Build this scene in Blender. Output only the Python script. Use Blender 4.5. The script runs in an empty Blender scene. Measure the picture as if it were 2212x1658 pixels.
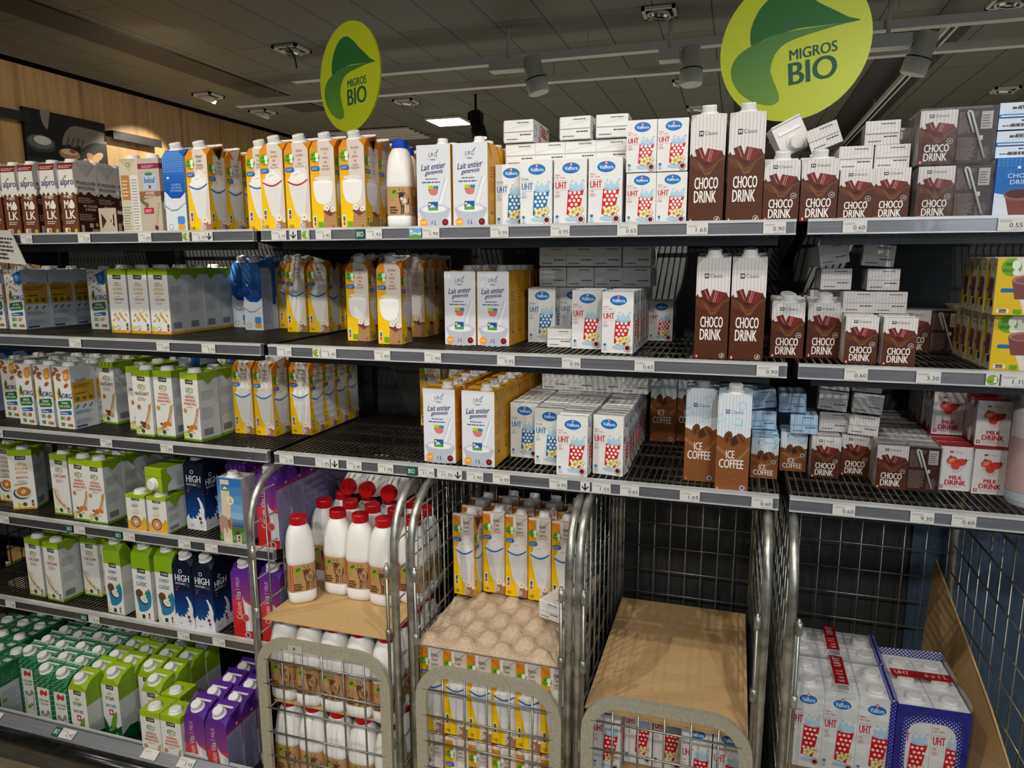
import bpy, bmesh, math, random
from mathutils import Vector, Matrix
random.seed(7)
S = bpy.context.scene
COL = S.collection
# ------------------------------------------------------------------ camera
FPX, CX, CY = 1546.0, 1106.0, 829.0
CAMX = Vector((0.95504, 0.04770, -0.29261)); CAMY = Vector((0.29646, -0.16244, 0.94113)); CAMZ = Vector((-0.00264, -0.98557, -0.16927))
CAMZ = (CAMZ - CAMX * CAMZ.dot(CAMX)).normalized(); CAMY = CAMZ.cross(CAMX)
CP = Vector((1.12433, -1.54531, 1.5))
def c2w(v): return Vector((v.dot(CAMX), v.dot(CAMY), v.dot(CAMZ)))
cd = bpy.data.cameras.new('camera'); cam = bpy.data.objects.new('camera', cd); COL.objects.link(cam)
rx, dn, fw = c2w(Vector((1, 0, 0))), c2w(Vector((0, 1, 0))), c2w(Vector((0, 0, 1)))
R3 = Matrix((rx, -dn, -fw)).transposed()
cam.matrix_world = Matrix.Translation(CP) @ R3.to_4x4()
cd.sensor_fit = 'HORIZONTAL'; cd.sensor_width = 36.0; cd.lens = FPX * 36.0 / 2212.0; cd.clip_start = 0.02; cd.clip_end = 100
S.camera = cam
def ray(u, v): return c2w(Vector((u - CX, v - CY, FPX)))
def at_y(u, v, y):
    r = ray(u, v); return CP + r * ((y - CP.y) / r.y)
def at_z(u, v, z):
    r = ray(u, v); return CP + r * ((z - CP.z) / r.z)
def at_x(u, v, x):
    r = ray(u, v); return CP + r * ((x - CP.x) / r.x)
# ------------------------------------------------------------------ world, lights, exposure
W = bpy.data.worlds.new('world'); S.world = W; W.use_nodes = True
W.node_tree.nodes['Background'].inputs[0].default_value = (0.93, 0.97, 1.0, 1); W.node_tree.nodes['Background'].inputs[1].default_value = 0.155
S.view_settings.view_transform = 'Standard'; S.view_settings.look = 'None'; S.view_settings.exposure = -0.33; S.view_settings.gamma = 1.0
def lamp(kind, name, loc, target, power, color=(1, 1, 1), size=0.06, angle=60, blend=0.5, sx=None):
    l = bpy.data.lights.new(name, kind); l.energy = power; l.color = color
    if kind == 'SPOT': l.spot_size = math.radians(angle); l.spot_blend = blend; l.shadow_soft_size = size
    elif kind == 'AREA': l.shape = 'RECTANGLE'; l.size = sx or size; l.size_y = size
    else: l.shadow_soft_size = size
    o = bpy.data.objects.new(name, l); COL.objects.link(o); o.location = loc
    o.rotation_euler = (Vector(target) - Vector(loc)).to_track_quat('-Z', 'Y').to_euler(); return o
WARM = (1.0, 0.93, 0.82); NEU = (1.0, 0.97, 0.92); COOL = (0.80, 0.90, 1.0)
lamp('SPOT', 'aisle_spot', (-0.7, -2.7, 2.85), (-0.7, 0, 1.0), 108, WARM, 0.05, 62, 0.7)
lamp('SPOT', 'aisle_spot', (0.55, -2.9, 2.85), (0.4, 0, 0.95), 105, NEU, 0.05, 62, 0.7)
lamp('SPOT', 'aisle_spot', (1.9, -2.8, 2.85), (1.4, 0, 1.1), 110, NEU, 0.05, 62, 0.7)
lamp('SPOT', 'aisle_spot', (0.1, -1.15, 2.9), (0.3, 0.1, 0.9), 62, WARM, 0.02, 70, 0.6)
lamp('SPOT', 'aisle_spot', (-1.3, -1.2, 2.9), (-0.6, 0.0, 0.8), 64, WARM, 0.02, 70, 0.6)
lamp('SPOT', 'aisle_spot', (1.5, -1.0, 2.9), (1.2, 0.1, 0.9), 55, NEU, 0.02, 70, 0.6)
lamp('AREA', 'daylight', (3.4, -3.6, 2.1), (1.5, 0, 0.9), 42, COOL, 1.6, sx=2.4)
# narrow steep display spots: their light falls through the wire shelves on to the back panel
lamp('SPOT', 'display_spot', (-0.85, -0.40, 2.95), (-0.53, 0.53, 1.51), 480, WARM, 0.004, 12, 0.15)
lamp('SPOT', 'display_spot', (1.15, -0.45, 2.95), (0.89, 0.53, 1.50), 620, WARM, 0.004, 6.5, 0.1)
lamp('SPOT', 'display_spot', (1.85, -0.45, 2.95), (1.44, 0.53, 1.50), 620, WARM, 0.004, 8, 0.1)
# downlights washing the timber wall
lamp('SPOT', 'wall_washer', (-3.45, 4.25, 2.94), (-4.2, 3.95, 2.1), 150, (1, 0.88, 0.66), 0.03, 66, 0.3)
lamp('SPOT', 'wall_washer', (-3.45, 5.1, 2.94), (-4.2, 5.0, 2.1), 100, (1, 0.88, 0.66), 0.03, 60, 0.3)
lamp('SPOT', 'wall_washer', (-2.4, 2.6, 2.9), (-4.2, 3.1, 2.2), 66, (1, 0.88, 0.68), 0.3, 110, 1.0)
# light thrown up on the ceiling by the lit shop floor
lamp('AREA', 'shop_light', (0.0, 5.5, 0.9), (0.0, 5.6, 3.0), 84, (1.0, 0.96, 0.86), 5.0, sx=9.0)
lamp('SPOT', 'sign_light', (2.3, -1.0, 2.9), (1.2, 0.5, 1.98), 18, NEU, 0.05, 30, 0.6)
lamp('SPOT', 'sign_light', (-0.9, -1.1, 2.9), (-0.2, 0.8, 2.13), 42, NEU, 0.05, 30, 0.6)
# ------------------------------------------------------------------ materials
_m = {}
def lin(c): return c / 12.92 if c <= 0.04045 else ((c + 0.055) / 1.055) ** 2.4
def rgb(h):
    h = h.lstrip('#'); return tuple(lin(int(h[i:i + 2], 16) / 255) for i in (0, 2, 4))
def M(h, rough=0.42, metal=0.0):
    k = (h, rough, metal)
    if k in _m: return _m[k]
    m = bpy.data.materials.new('paint_' + h.strip('#')); m.use_nodes = True; b = m.node_tree.nodes['Principled BSDF']
    b.inputs['Base Color'].default_value = (*rgb(h), 1); b.inputs['Roughness'].default_value = rough; b.inputs['Metallic'].default_value = metal; b.inputs['Specular IOR Level'].default_value = .28
    _m[k] = m; return m
def nodes(m): return m.node_tree.nodes, m.node_tree.links
def noisy(name, c1, c2, rough=0.5, metal=0.0, scale=20, bump=0.0, stretch=(1, 1, 1), detail=4, r2=None):
    m = bpy.data.materials.new(name); m.use_nodes = True; N, L = nodes(m); b = N['Principled BSDF']
    tc = N.new('ShaderNodeTexCoord'); mp = N.new('ShaderNodeMapping'); nz = N.new('ShaderNodeTexNoise'); cr = N.new('ShaderNodeValToRGB')
    mp.inputs['Scale'].default_value = stretch; nz.inputs['Scale'].default_value = scale; nz.inputs['Detail'].default_value = detail
    L.new(tc.outputs['Object'], mp.inputs[0]); L.new(mp.outputs[0], nz.inputs['Vector']); L.new(nz.outputs['Fac'], cr.inputs[0])
    cr.color_ramp.elements[0].position = 0.35; cr.color_ramp.elements[1].position = 0.68
    cr.color_ramp.elements[0].color = (*rgb(c1), 1); cr.color_ramp.elements[1].color = (*rgb(c2), 1)
    L.new(cr.outputs[0], b.inputs['Base Color']); b.inputs['Roughness'].default_value = rough; b.inputs['Metallic'].default_value = metal
    if r2 is not None:
        mr = N.new('ShaderNodeMapRange'); mr.inputs[3].default_value = rough; mr.inputs[4].default_value = r2
        L.new(nz.outputs['Fac'], mr.inputs[0]); L.new(mr.outputs[0], b.inputs['Roughness'])
    if bump:
        bp = N.new('ShaderNodeBump'); bp.inputs['Strength'].default_value = bump; bp.inputs['Distance'].default_value = 0.01
        L.new(nz.outputs['Fac'], bp.inputs['Height']); L.new(bp.outputs[0], b.inputs['Normal'])
    return m
def emit(name, c, s):
    m = bpy.data.materials.new(name); m.use_nodes = True; b = m.node_tree.nodes['Principled BSDF']
    b.inputs['Base Color'].default_value = (*c, 1); b.inputs['Emission Color'].default_value = (*c, 1); b.inputs['Emission Strength'].default_value = s; return m
MT = dict(
    rail=noisy('anodised_rail', '#828389', '#929399', 0.35, 0.3, 6, stretch=(1, 30, 30)),
    lip=noisy('rail_lip', '#c4c4c2', '#dcdcda', 0.35, 0.2, 8),
    wire=noisy('shelf_wire', '#6a655a', '#857f72', 0.35, 0.85, 12),
    dark=noisy('dark_steel', '#16171a', '#1e2024', 0.5, 0.3, 12),
    beam=noisy('shelf_beam', '#35373a', '#404245', 0.45, 0.4, 12),
    back=noisy('back_panel', '#28292a', '#2e2f2f', 0.6, 0.0, 3),
    slate=noisy('slate_panel', '#3a4a5e', '#465870', 0.5, 0.2, 4),
    galv=noisy('galvanised_steel', '#93928a', '#cfcec6', 0.28, 0.8, 30, 0.1, (1, 1, 1), 5, 0.45),
    galvw=noisy('galvanised_wire', '#8f8e86', '#a9a89f', 0.35, 0.85, 20),
    worn=noisy('worn_zinc_paint', '#aca793', '#bdb8a4', 0.42, 0.3, 120, 0.1, (1, 1, 1), 8),
    card=noisy('corrugated_board', '#c39f6b', '#c8a571', 0.85, 0, 90, 0.03),
    pulp=noisy('moulded_pulp', '#bda588', '#cdb899', 0.9, 0, 140, 0.5),
    cap=M('#e8e6e2', 0.35), bottle=M('#eceae6', 0.28), red=M('#b80f14', 0.3), bluecap=M('#0f3fae', 0.3),
    bump=noisy('black_bumper', '#0c0c0d', '#1b1b1c', 0.25, 0, 40), plinth=noisy('plinth_grey', '#55534e', '#605e58', 0.5, 0.2, 5),
    lampw=noisy('lamp_housing', '#ccc8bc', '#d4d0c4', 0.45, 0, 5), lampb=M('#101010', 0.4), chrome=M('#cfcfcf', 0.15, 1.0),
    glow=emit('lit_panel', (1, 0.98, 0.95), 14), glow2=emit('lit_bulb', (1, 0.9, 0.75), 10),
    floor=noisy('floor_tile', '#a89878', '#b9a98a', 0.4, 0, 12, 0.02, (1, 1, 1), 6),
)
# timber wall
def timber():
    m = bpy.data.materials.new('oak_boards'); m.use_nodes = True; N, L = nodes(m); b = N['Principled BSDF']
    tc = N.new('ShaderNodeTexCoord'); mp = N.new('ShaderNodeMapping'); mp.inputs['Scale'].default_value = (1, 5.5, 0.35)
    nz = N.new('ShaderNodeTexNoise'); nz.inputs['Scale'].default_value = 4; nz.inputs['Detail'].default_value = 8; nz.inputs['Distortion'].default_value = 0.6
    cr = N.new('ShaderNodeValToRGB'); cr.color_ramp.elements[0].position = 0.3; cr.color_ramp.elements[1].position = 0.72
    cr.color_ramp.elements[0].color = (*rgb('#94754c'), 1); cr.color_ramp.elements[1].color = (*rgb('#b3925f'), 1)
    wv = N.new('ShaderNodeTexWave'); wv.wave_type = 'BANDS'; wv.bands_direction = 'Y'; wv.inputs['Scale'].default_value = 0.55; wv.inputs['Distortion'].default_value = 0
    mx = N.new('ShaderNodeMixRGB'); mx.blend_type = 'MULTIPLY'; mx.inputs[0].default_value = 0.35
    c2 = N.new('ShaderNodeValToRGB'); c2.color_ramp.elements[0].position = 0.0; c2.color_ramp.elements[1].position = 0.03
    c2.color_ramp.elements[0].color = (0.25, 0.2, 0.15, 1); c2.color_ramp.elements[1].color = (1, 1, 1, 1)
    L.new(tc.outputs['Object'], mp.inputs[0]); L.new(mp.outputs[0], nz.inputs['Vector']); L.new(nz.outputs['Fac'], cr.inputs[0])
    L.new(tc.outputs['Object'], wv.inputs['Vector']); L.new(wv.outputs['Fac'], c2.inputs[0]); L.new(cr.outputs[0], mx.inputs[1]); L.new(c2.outputs[0], mx.inputs[2])
    L.new(mx.outputs[0], b.inputs['Base Color']); b.inputs['Roughness'].default_value = 0.5; return m
MT['timber'] = timber()
def film(name, rough, bump, k):
    m = bpy.data.materials.new(name); m.use_nodes = True; N, L = nodes(m); N.remove(N['Principled BSDF']); out = N['Material Output']
    tr = N.new('ShaderNodeBsdfTransparent'); tr.inputs[0].default_value = (.97, .97, .97, 1); gl = N.new('ShaderNodeBsdfGlossy'); gl.inputs['Roughness'].default_value = rough
    nz = N.new('ShaderNodeTexNoise'); nz.inputs['Scale'].default_value = 22; bp = N.new('ShaderNodeBump'); bp.inputs['Strength'].default_value = bump; bp.inputs['Distance'].default_value = 0.01
    tc = N.new('ShaderNodeTexCoord'); lw = N.new('ShaderNodeLayerWeight'); lw.inputs[0].default_value = .35; mt = N.new('ShaderNodeMath'); mt.operation = 'MULTIPLY'; mt.inputs[1].default_value = k; mx = N.new('ShaderNodeMixShader')
    L.new(tc.outputs['Object'], nz.inputs['Vector']); L.new(nz.outputs['Fac'], bp.inputs['Height']); L.new(bp.outputs[0], gl.inputs['Normal']); L.new(bp.outputs[0], lw.inputs['Normal'])
    L.new(lw.outputs['Fresnel'], mt.inputs[0]); L.new(mt.outputs[0], mx.inputs[0]); L.new(tr.outputs[0], mx.inputs[1]); L.new(gl.outputs[0], mx.inputs[2]); L.new(mx.outputs[0], out.inputs[0]); return m
MT['film'] = film('clear_film', .16, .35, .4); MT['clear'] = film('clear_rail_cover', .12, .1, .7)
def dotted_wrap():
    m = bpy.data.materials.new('dotted_blue_wrap'); m.use_nodes = True; N, L = nodes(m); b = N['Principled BSDF']
    tc = N.new('ShaderNodeTexCoord'); vo = N.new('ShaderNodeTexVoronoi'); vo.inputs['Scale'].default_value = 170; vo.inputs['Randomness'].default_value = 0.0
    mp = N.new('ShaderNodeMapping'); mp.inputs['Rotation'].default_value = (0.0, 0.78, 0.0); cr = N.new('ShaderNodeValToRGB'); cr.color_ramp.interpolation = 'CONSTANT'
    cr.color_ramp.elements[0].color = (*rgb('#e6e6ee'), 1); cr.color_ramp.elements[1].color = (*rgb('#26288a'), 1); cr.color_ramp.elements[1].position = 0.40
    L.new(tc.outputs['Object'], mp.inputs[0]); L.new(mp.outputs[0], vo.inputs['Vector']); L.new(vo.outputs['Distance'], cr.inputs[0]); L.new(cr.outputs[0], b.inputs['Base Color'])
    b.inputs['Roughness'].default_value = 0.25; return m
MT['wrap'] = dotted_wrap()
# ------------------------------------------------------------------ mesh builder
def mat(c): return c if isinstance(c, bpy.types.Material) else (MT[c] if c in MT else M(c))
class MB:
    def __init__(s): s.v = []; s.f = []; s.m = []; s.ms = []; s.sm = []; s.layer = 0
    def mi(s, c):
        c = mat(c)
        if c not in s.ms: s.ms.append(c)
        return s.ms.index(c)
    def poly(s, pts, c, smooth=False):
        n = len(s.v); s.v += [tuple(p) for p in pts]; s.f.append(tuple(range(n, n + len(pts)))); s.m.append(s.mi(c)); s.sm.append(smooth)
    def faces(s, pts, fs, c, smooth=False):
        n = len(s.v); s.v += [tuple(p) for p in pts]; k = s.mi(c)
        for f in fs: s.f.append(tuple(n + i for i in f)); s.m.append(k); s.sm.append(smooth)
    def box(s, x0, x1, y0, y1, z0, z1, c, mtx=None):
        P = [Vector((x, y, z)) for z in (z0, z1) for y in (y0, y1) for x in (x0, x1)]
        if mtx: P = [mtx @ p for p in P]
        s.faces(P, [(0, 2, 3, 1), (4, 5, 7, 6), (0, 1, 5, 4), (2, 6, 7, 3), (0, 4, 6, 2), (1, 3, 7, 5)], c)
    def lathe(s, prof, seg, c, mtx=None, capends=True, smooth=True):
        P = []
        for r, z in prof:
            for i in range(seg):
                a = 2 * math.pi * i / seg; p = Vector((r * math.cos(a), r * math.sin(a), z)); P.append(mtx @ p if mtx else p)
        fs = []
        for k in range(len(prof) - 1):
            for i in range(seg):
                j = (i + 1) % seg; fs.append((k * seg + i, k * seg + j, (k + 1) * seg + j, (k + 1) * seg + i))
        s.faces(P, fs, c, smooth)
        if capends:
            s.faces(P[:seg], [tuple(reversed(range(seg)))], c); s.faces(P[-seg:], [tuple(range(seg))], c)
    def tube(s, path, r, seg, c, smooth=True, a=None, b=None, up=None):
        """sweep a round (r) or rectangular (half sizes a, b) section along path"""
        path = [Vector(p) for p in path]; n = len(path); P = []
        for i, p in enumerate(path):
            t = (path[min(i + 1, n - 1)] - path[max(i - 1, 0)]).normalized()
            u = Vector(up) if up else (Vector((0, 0, 1)) if abs(t.z) < 0.9 else Vector((1, 0, 0)))
            x = t.cross(u).normalized(); y = x.cross(t).normalized()
            if a: P += [p + x * (sx * a) + y * (sy * b) for sx, sy in ((-1, -1), (1, -1), (1, 1), (-1, 1))]
            else: P += [p + (x * math.cos(2 * math.pi * k / seg) + y * math.sin(2 * math.pi * k / seg)) * r for k in range(seg)]
        if a: seg = 4; smooth = False
        fs = []
        for i in range(n - 1):
            for k in range(seg):
                j = (k + 1) % seg; fs.append((i * seg + k, i * seg + j, (i + 1) * seg + j, (i + 1) * seg + k))
        fs.append(tuple(reversed(range(seg)))); fs.append(tuple(range((n - 1) * seg, n * seg)))
        s.faces(P, fs, c, smooth)
    def mesh(s, name):
        me = bpy.data.meshes.new(name); me.from_pydata(s.v, [], s.f)
        for m_ in s.ms: me.materials.append(m_)
        me.polygons.foreach_set('material_index', s.m); me.polygons.foreach_set('use_smooth', s.sm); me.update(); return me
    def obj(s, name, parent=None, loc=(0, 0, 0), rot=(0, 0, 0)):
        o = bpy.data.objects.new(name, s.mesh(name)); COL.objects.link(o); o.parent = parent; o.location = loc; o.rotation_euler = rot; return o
def tag(o, label, cat, group=None, kind=None):
    if kind: o['kind'] = kind
    if label: o['label'] = label
    if cat: o['category'] = cat
    if group: o['group'] = group
    return o
def empty(name, loc, rot=(0, 0, 0)):
    o = bpy.data.objects.new(name, None); o.empty_display_size = 0.05; COL.objects.link(o); o.location = loc; o.rotation_euler = rot; return o
def struct(o): o['kind'] = 'structure'; return o
# glyph meshes
_g = {}
def glyphs(t, bold=True, slant=0.0, leading=0.85, res=2):
    k = (t, bold, slant, leading, res)
    if k in _g: return _g[k]
    c = bpy.data.curves.new('glyph', 'FONT'); c.body = t; c.resolution_u = res; c.fill_mode = 'BOTH';  c.shear = slant; c.space_line = leading
    c.align_x = 'CENTER' if '\n' in t else 'LEFT'
    o = bpy.data.objects.new('glyph', c); me = bpy.data.meshes.new_from_object(o)
    vs = [(v.co.x, v.co.y) for v in me.vertices]; fs = [tuple(p.vertices) for p in me.polygons]
    bpy.data.objects.remove(o); bpy.data.curves.remove(c); bpy.data.meshes.remove(me)
    x0 = min(v[0] for v in vs); x1 = max(v[0] for v in vs); y0 = min(v[1] for v in vs); y1 = max(v[1] for v in vs)
    _g[k] = ([((x - x0) / (x1 - x0), (y - y0) / (y1 - y0)) for x, y in vs], fs); return _g[k]
class Art:
    """flat printing on one face: o origin corner, U across, V up (both full length), thin ink layers"""
    STEP = 5e-5
    def __init__(s, mb, o, U, V, top=1.0):
        s.mb = mb; s.o = Vector(o); s.U = Vector(U); s.V = Vector(V); s.n = s.U.cross(s.V).normalized(); s.k = 1; s.asp = s.U.length / s.V.length; s.wrapf = None; s.clip = None; s.ym = None
    def P(s, x, y):
        if s.wrapf: return s.wrapf(x, y, s.k * s.STEP)
        return s.o + s.U * x + s.V * y + s.n * (s.k * s.STEP)
    def cut(s, pts):
        if s.ym: pts = [(x, s.ym(y)) for x, y in pts]
        if not s.clip: return pts
        C_ = s.clip
        for i in range(len(C_)):
            (ax, ay), (bx, by) = C_[i], C_[(i + 1) % len(C_)]; side = lambda p: (bx - ax) * (p[1] - ay) - (by - ay) * (p[0] - ax); out = []
            for j in range(len(pts)):
                p, q = pts[j], pts[(j + 1) % len(pts)]; sp, sq_ = side(p), side(q)
                if sp >= 0: out.append(p)
                if (sp > 0 > sq_) or (sp < 0 < sq_): t = sp / (sp - sq_); out.append((p[0] + (q[0] - p[0]) * t, p[1] + (q[1] - p[1]) * t))
            pts = out
            if len(pts) < 3: return []
        return pts
    def poly(s, pts, c):
        pts = s.cut(pts)
        if len(pts) > 2: s.mb.poly([s.P(*p) for p in pts], c)
        s.k += 1
    def rect(s, x0, y0, x1, y1, c): s.poly([(x0, y0), (x1, y0), (x1, y1), (x0, y1)], c)
    def rrect(s, x0, y0, x1, y1, c, r=0.25):
        rx_ = min((x1 - x0) * r, (y1 - y0) * r / s.asp); ry = rx_ * s.asp; pts = []
        for cx, cy, a0 in ((x1 - rx_, y0 + ry, -90), (x1 - rx_, y1 - ry, 0), (x0 + rx_, y1 - ry, 90), (x0 + rx_, y0 + ry, 180)):
            for a in (0, 30, 60, 90): t = math.radians(a0 + a); pts.append((cx + rx_ * math.cos(t), cy + ry * math.sin(t)))
        s.poly(pts, c)
    def ell(s, cx, cy, rx_, c, ry=None, rot=0, n=16):
        ry = rx_ if ry is None else ry; cr, sr = math.cos(math.radians(rot)), math.sin(math.radians(rot)); pts = []
        for i in range(n):
            t = 2 * math.pi * i / n; a, b = rx_ * math.cos(t), ry * math.sin(t); pts.append((cx + a * cr - b * sr, cy + (a * sr + b * cr) * s.asp))
        s.poly(pts, c)
    def grad(s, x0, y0, x1, y1, c0, c1, n=6):
        a = [int(c0[i:i + 2], 16) for i in (1, 3, 5)]; b = [int(c1[i:i + 2], 16) for i in (1, 3, 5)]
        for i in range(n):
            t = i / (n - 1); c = '#' + ''.join('%02x' % round(a[j] + (b[j] - a[j]) * t) for j in range(3))
            ya = y0 + (y1 - y0) * i / n; yb = y0 + (y1 - y0) * (i + 1) / n
            s.poly([(x0, ya), (x1, ya), (x1, yb), (x0, yb)], c); s.k -= 1
        s.k += 1
    def text(s, t, x0, y0, x1, y1, c, bold=True, slant=0.0, skew=0.0, leading=0.85, rot=False, res=2):
        vs, fs = glyphs(t, False, slant, leading, res); m_ = max(len(l) for l in t.split('\n')); e = .10 / m_ if bold else 0
        for dx, dy, dk in ([(0, 0, .7), (e, 0, 1)] if bold else [(0, 0, 1)]):
            qs = [(a * (1 - e) + dx, b) for a, b in vs]
            s.lay(qs, fs, x0, y0, x1, y1, c, skew, rot); s.k += dk
    def lay(s, vs, fs, x0, y0, x1, y1, c, skew, rot):
        if rot: q = [(x1 - (x1 - x0) * b, y0 + (y1 - y0) * a) for a, b in vs]
        else: q = [(x0 + (x1 - x0) * a, y0 + (y1 - y0) * b + skew * (x0 + (x1 - x0) * a - x0)) for a, b in vs]
        s.mb.faces([s.P(*p) for p in q], fs, c)
    def fine(s, x0, y0, x1, y1, n, c='#7c7a78', fill=0.4, seed=1):
        r = random.Random(seed); hh = (y1 - y0) / n
        for i in range(n):
            yb = y0 + i * hh; x = x0; e = x0 + (x1 - x0) * r.uniform(0.72, 1.0)
            while x < e:
                w_ = (x1 - x0) * r.uniform(0.07, 0.2); s.mb.poly([s.P(x, yb), s.P(min(x + w_, e), yb), s.P(min(x + w_, e), yb + hh * fill), s.P(x, yb + hh * fill)], c); x += w_ + (x1 - x0) * 0.03
        s.k += 1
    def daisy(s, cx, cy, r, pet='#ece8e0', n=9):
        pts = []
        for i in range(n * 2):
            t = math.pi * i / n; q = r if i % 2 == 0 else r * 0.62; pts.append((cx + q * math.cos(t), cy + q * math.sin(t) * s.asp))
        s.poly(pts, pet); s.ell(cx, cy, r * 0.28, '#d9a016', n=8)
    def nutri(s, x, y, w_, h_):
        s.rrect(x, y, x + w_, y + h_, '#e8e4dc', 0.2); s.rect(x + w_ * .2, y + h_ * .5, x + w_ * .8, y + h_ * .9, '#1b6b45'); s.rect(x + w_ * .2, y + h_ * .1, x + w_ * .8, y + h_ * .45, '#c8401c')
def smooth_closed(pts, n=4):
    out = []; k = len(pts)
    for i in range(k):
        p0, p1, p2, p3 = pts[i - 1], pts[i], pts[(i + 1) % k], pts[(i + 2) % k]
        for j in range(n):
            t = j / n; out.append(tuple(0.5 * (2 * p1[d] + (p2[d] - p0[d]) * t + (2 * p0[d] - 5 * p1[d] + 4 * p2[d] - p3[d]) * t * t + (3 * p1[d] - p0[d] - 3 * p2[d] + p3[d]) * t ** 3) for d in (0, 1)))
    return out
# ------------------------------------------------------------------ printed faces
def aha_dot(A, cx, cy, r):
    A.ell(cx, cy, r, '#6aa51a'); A.ell(cx + r * .45, cy + r * .25 * A.asp, r * .42, '#e6ecd6', r * .55); A.ell(cx + r * .5, cy - r * .6 * A.asp, r * .34, '#e6ecd6')
    A.rect(cx - r * .6, cy + r * .15 * A.asp, cx + r * .05, cy + r * .5 * A.asp, '#3f7d12'); A.text('aha!', cx - r * .85, cy - r * .5 * A.asp, cx + r * .1, cy - r * .1 * A.asp, '#2f6a10')
def art_milk(A, rim, txt, ink, chest=False):
    A.grad(0, 0, 1, .55, '#f2c70c', '#f0bf10', 3); A.grad(0, .55, 1, 1, '#efb612', '#dd8a1c', 6)
    A.poly([(.33, 1), (1, 1), (1, 0), (.56, 0), (.40, .5), (.36, .75)], '#d8cbbd' if not chest else '#dccfc0')
    if rim is None:   # tumbler of milk with daisies
        A.poly([(.44, .0), (1, 0), (1, .21), (.5, .2)], '#b08558')
        for k in range(6): A.rect(.55, .02 + k * .03, 1, .024 + k * .03, '#9a7044')
        A.ell(.50, .585, .36, '#e2dcd2', .08); A.poly(smooth_closed([(.13, .56), (.5, .52), (.87, .56), (.88, .42), (.76, .32), (.5, .29), (.24, .32), (.12, .42)]), '#eeebe6'); A.ell(.5, .545, .33, '#f6f4f0', .07)
        A.poly([(.45, .21), (.75, .15), (.98, .2), (.8, .26)], '#7a3a34')
        A.daisy(.62, .25, .14); A.daisy(.86, .23, .13); A.daisy(.78, .31, .11)
        A.rrect(.25, .02, .45, .09, '#6aa51a', .15); A.text('1L', .84, .02, .93, .05, '#4a3c30')
        A.nutri(.06, .03, .13, .13)
    else:
        A.poly(smooth_closed([(.2, .62), (.3, .68), (.45, .72), (.62, .75), (.86, .7), (.92, .62), (.8, .56), (.3, .56)]), '#e9e1d4')
        A.poly([(.1, .58), (.95, .6), (.84, .38), (.77, .2), (.66, .155), (.44, .17), (.34, .24), (.2, .42)], '#e2e0dc')
        for k in range(5): A.poly([(.28 + k * .12, .5), (.31 + k * .12, .5), (.42 + k * .065, .2), (.40 + k * .065, .2)], '#d9d8d6')
        A.ell(.52, .585, .42, '#ebe8e2', .1); A.poly(smooth_closed([(.2, .6), (.36, .67), (.5, .68), (.6, .71), (.66, .66), (.82, .64), (.8, .58), (.5, .55), (.3, .56)]), '#f0ede7'); A.poly(smooth_closed([(.34, .63), (.5, .655), (.62, .65), (.5, .635)]), '#d8d4cc')
        A.poly([(.1 + .84 * i / 16, .572 - .05 * math.sin(math.pi * i / 16) + .02 * i / 16) for i in range(17)] + [(.94 - .84 * i / 16, .572 - .018 - .05 * math.sin(math.pi * i / 16) + .02 * (16 - i) / 16) for i in range(17)], rim)
        A.daisy(.72, .8, .08, '#efe8da'); A.daisy(.86, .74, .07, '#efe8da')
        A.poly([(.6, .0), (1, 0), (1, .14), (.66, .13)], '#a5714f'); A.daisy(.74, .15, .17); A.daisy(.95, .12, .1)
        A.ell(.66, .055, .11, '#e8e4dc'); A.ell(.66, .055, .08, '#77787a'); A.ell(.66, .055, .045, '#e8e4dc')
        A.nutri(.07, .12, .15, .13); A.text('1.5%', .08, .03, .26, .065, '#5a4710')
    aha_dot(A, .22, .83, .19)
    n = txt.count('\n') + 1
    A.text(txt, .5, .93 - .044 * n, .8, .93, ink, False, leading=1.05)
    A.fine(.48, .90 - .044 * n, .88, .925 - .044 * n, 2, '#9a9088')
    A.rrect(.04, .675, .40, .725, '#1668b8', .35); A.fine(.09, .685, .36, .717, 2, '#9cc4ec', .5)
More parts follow.
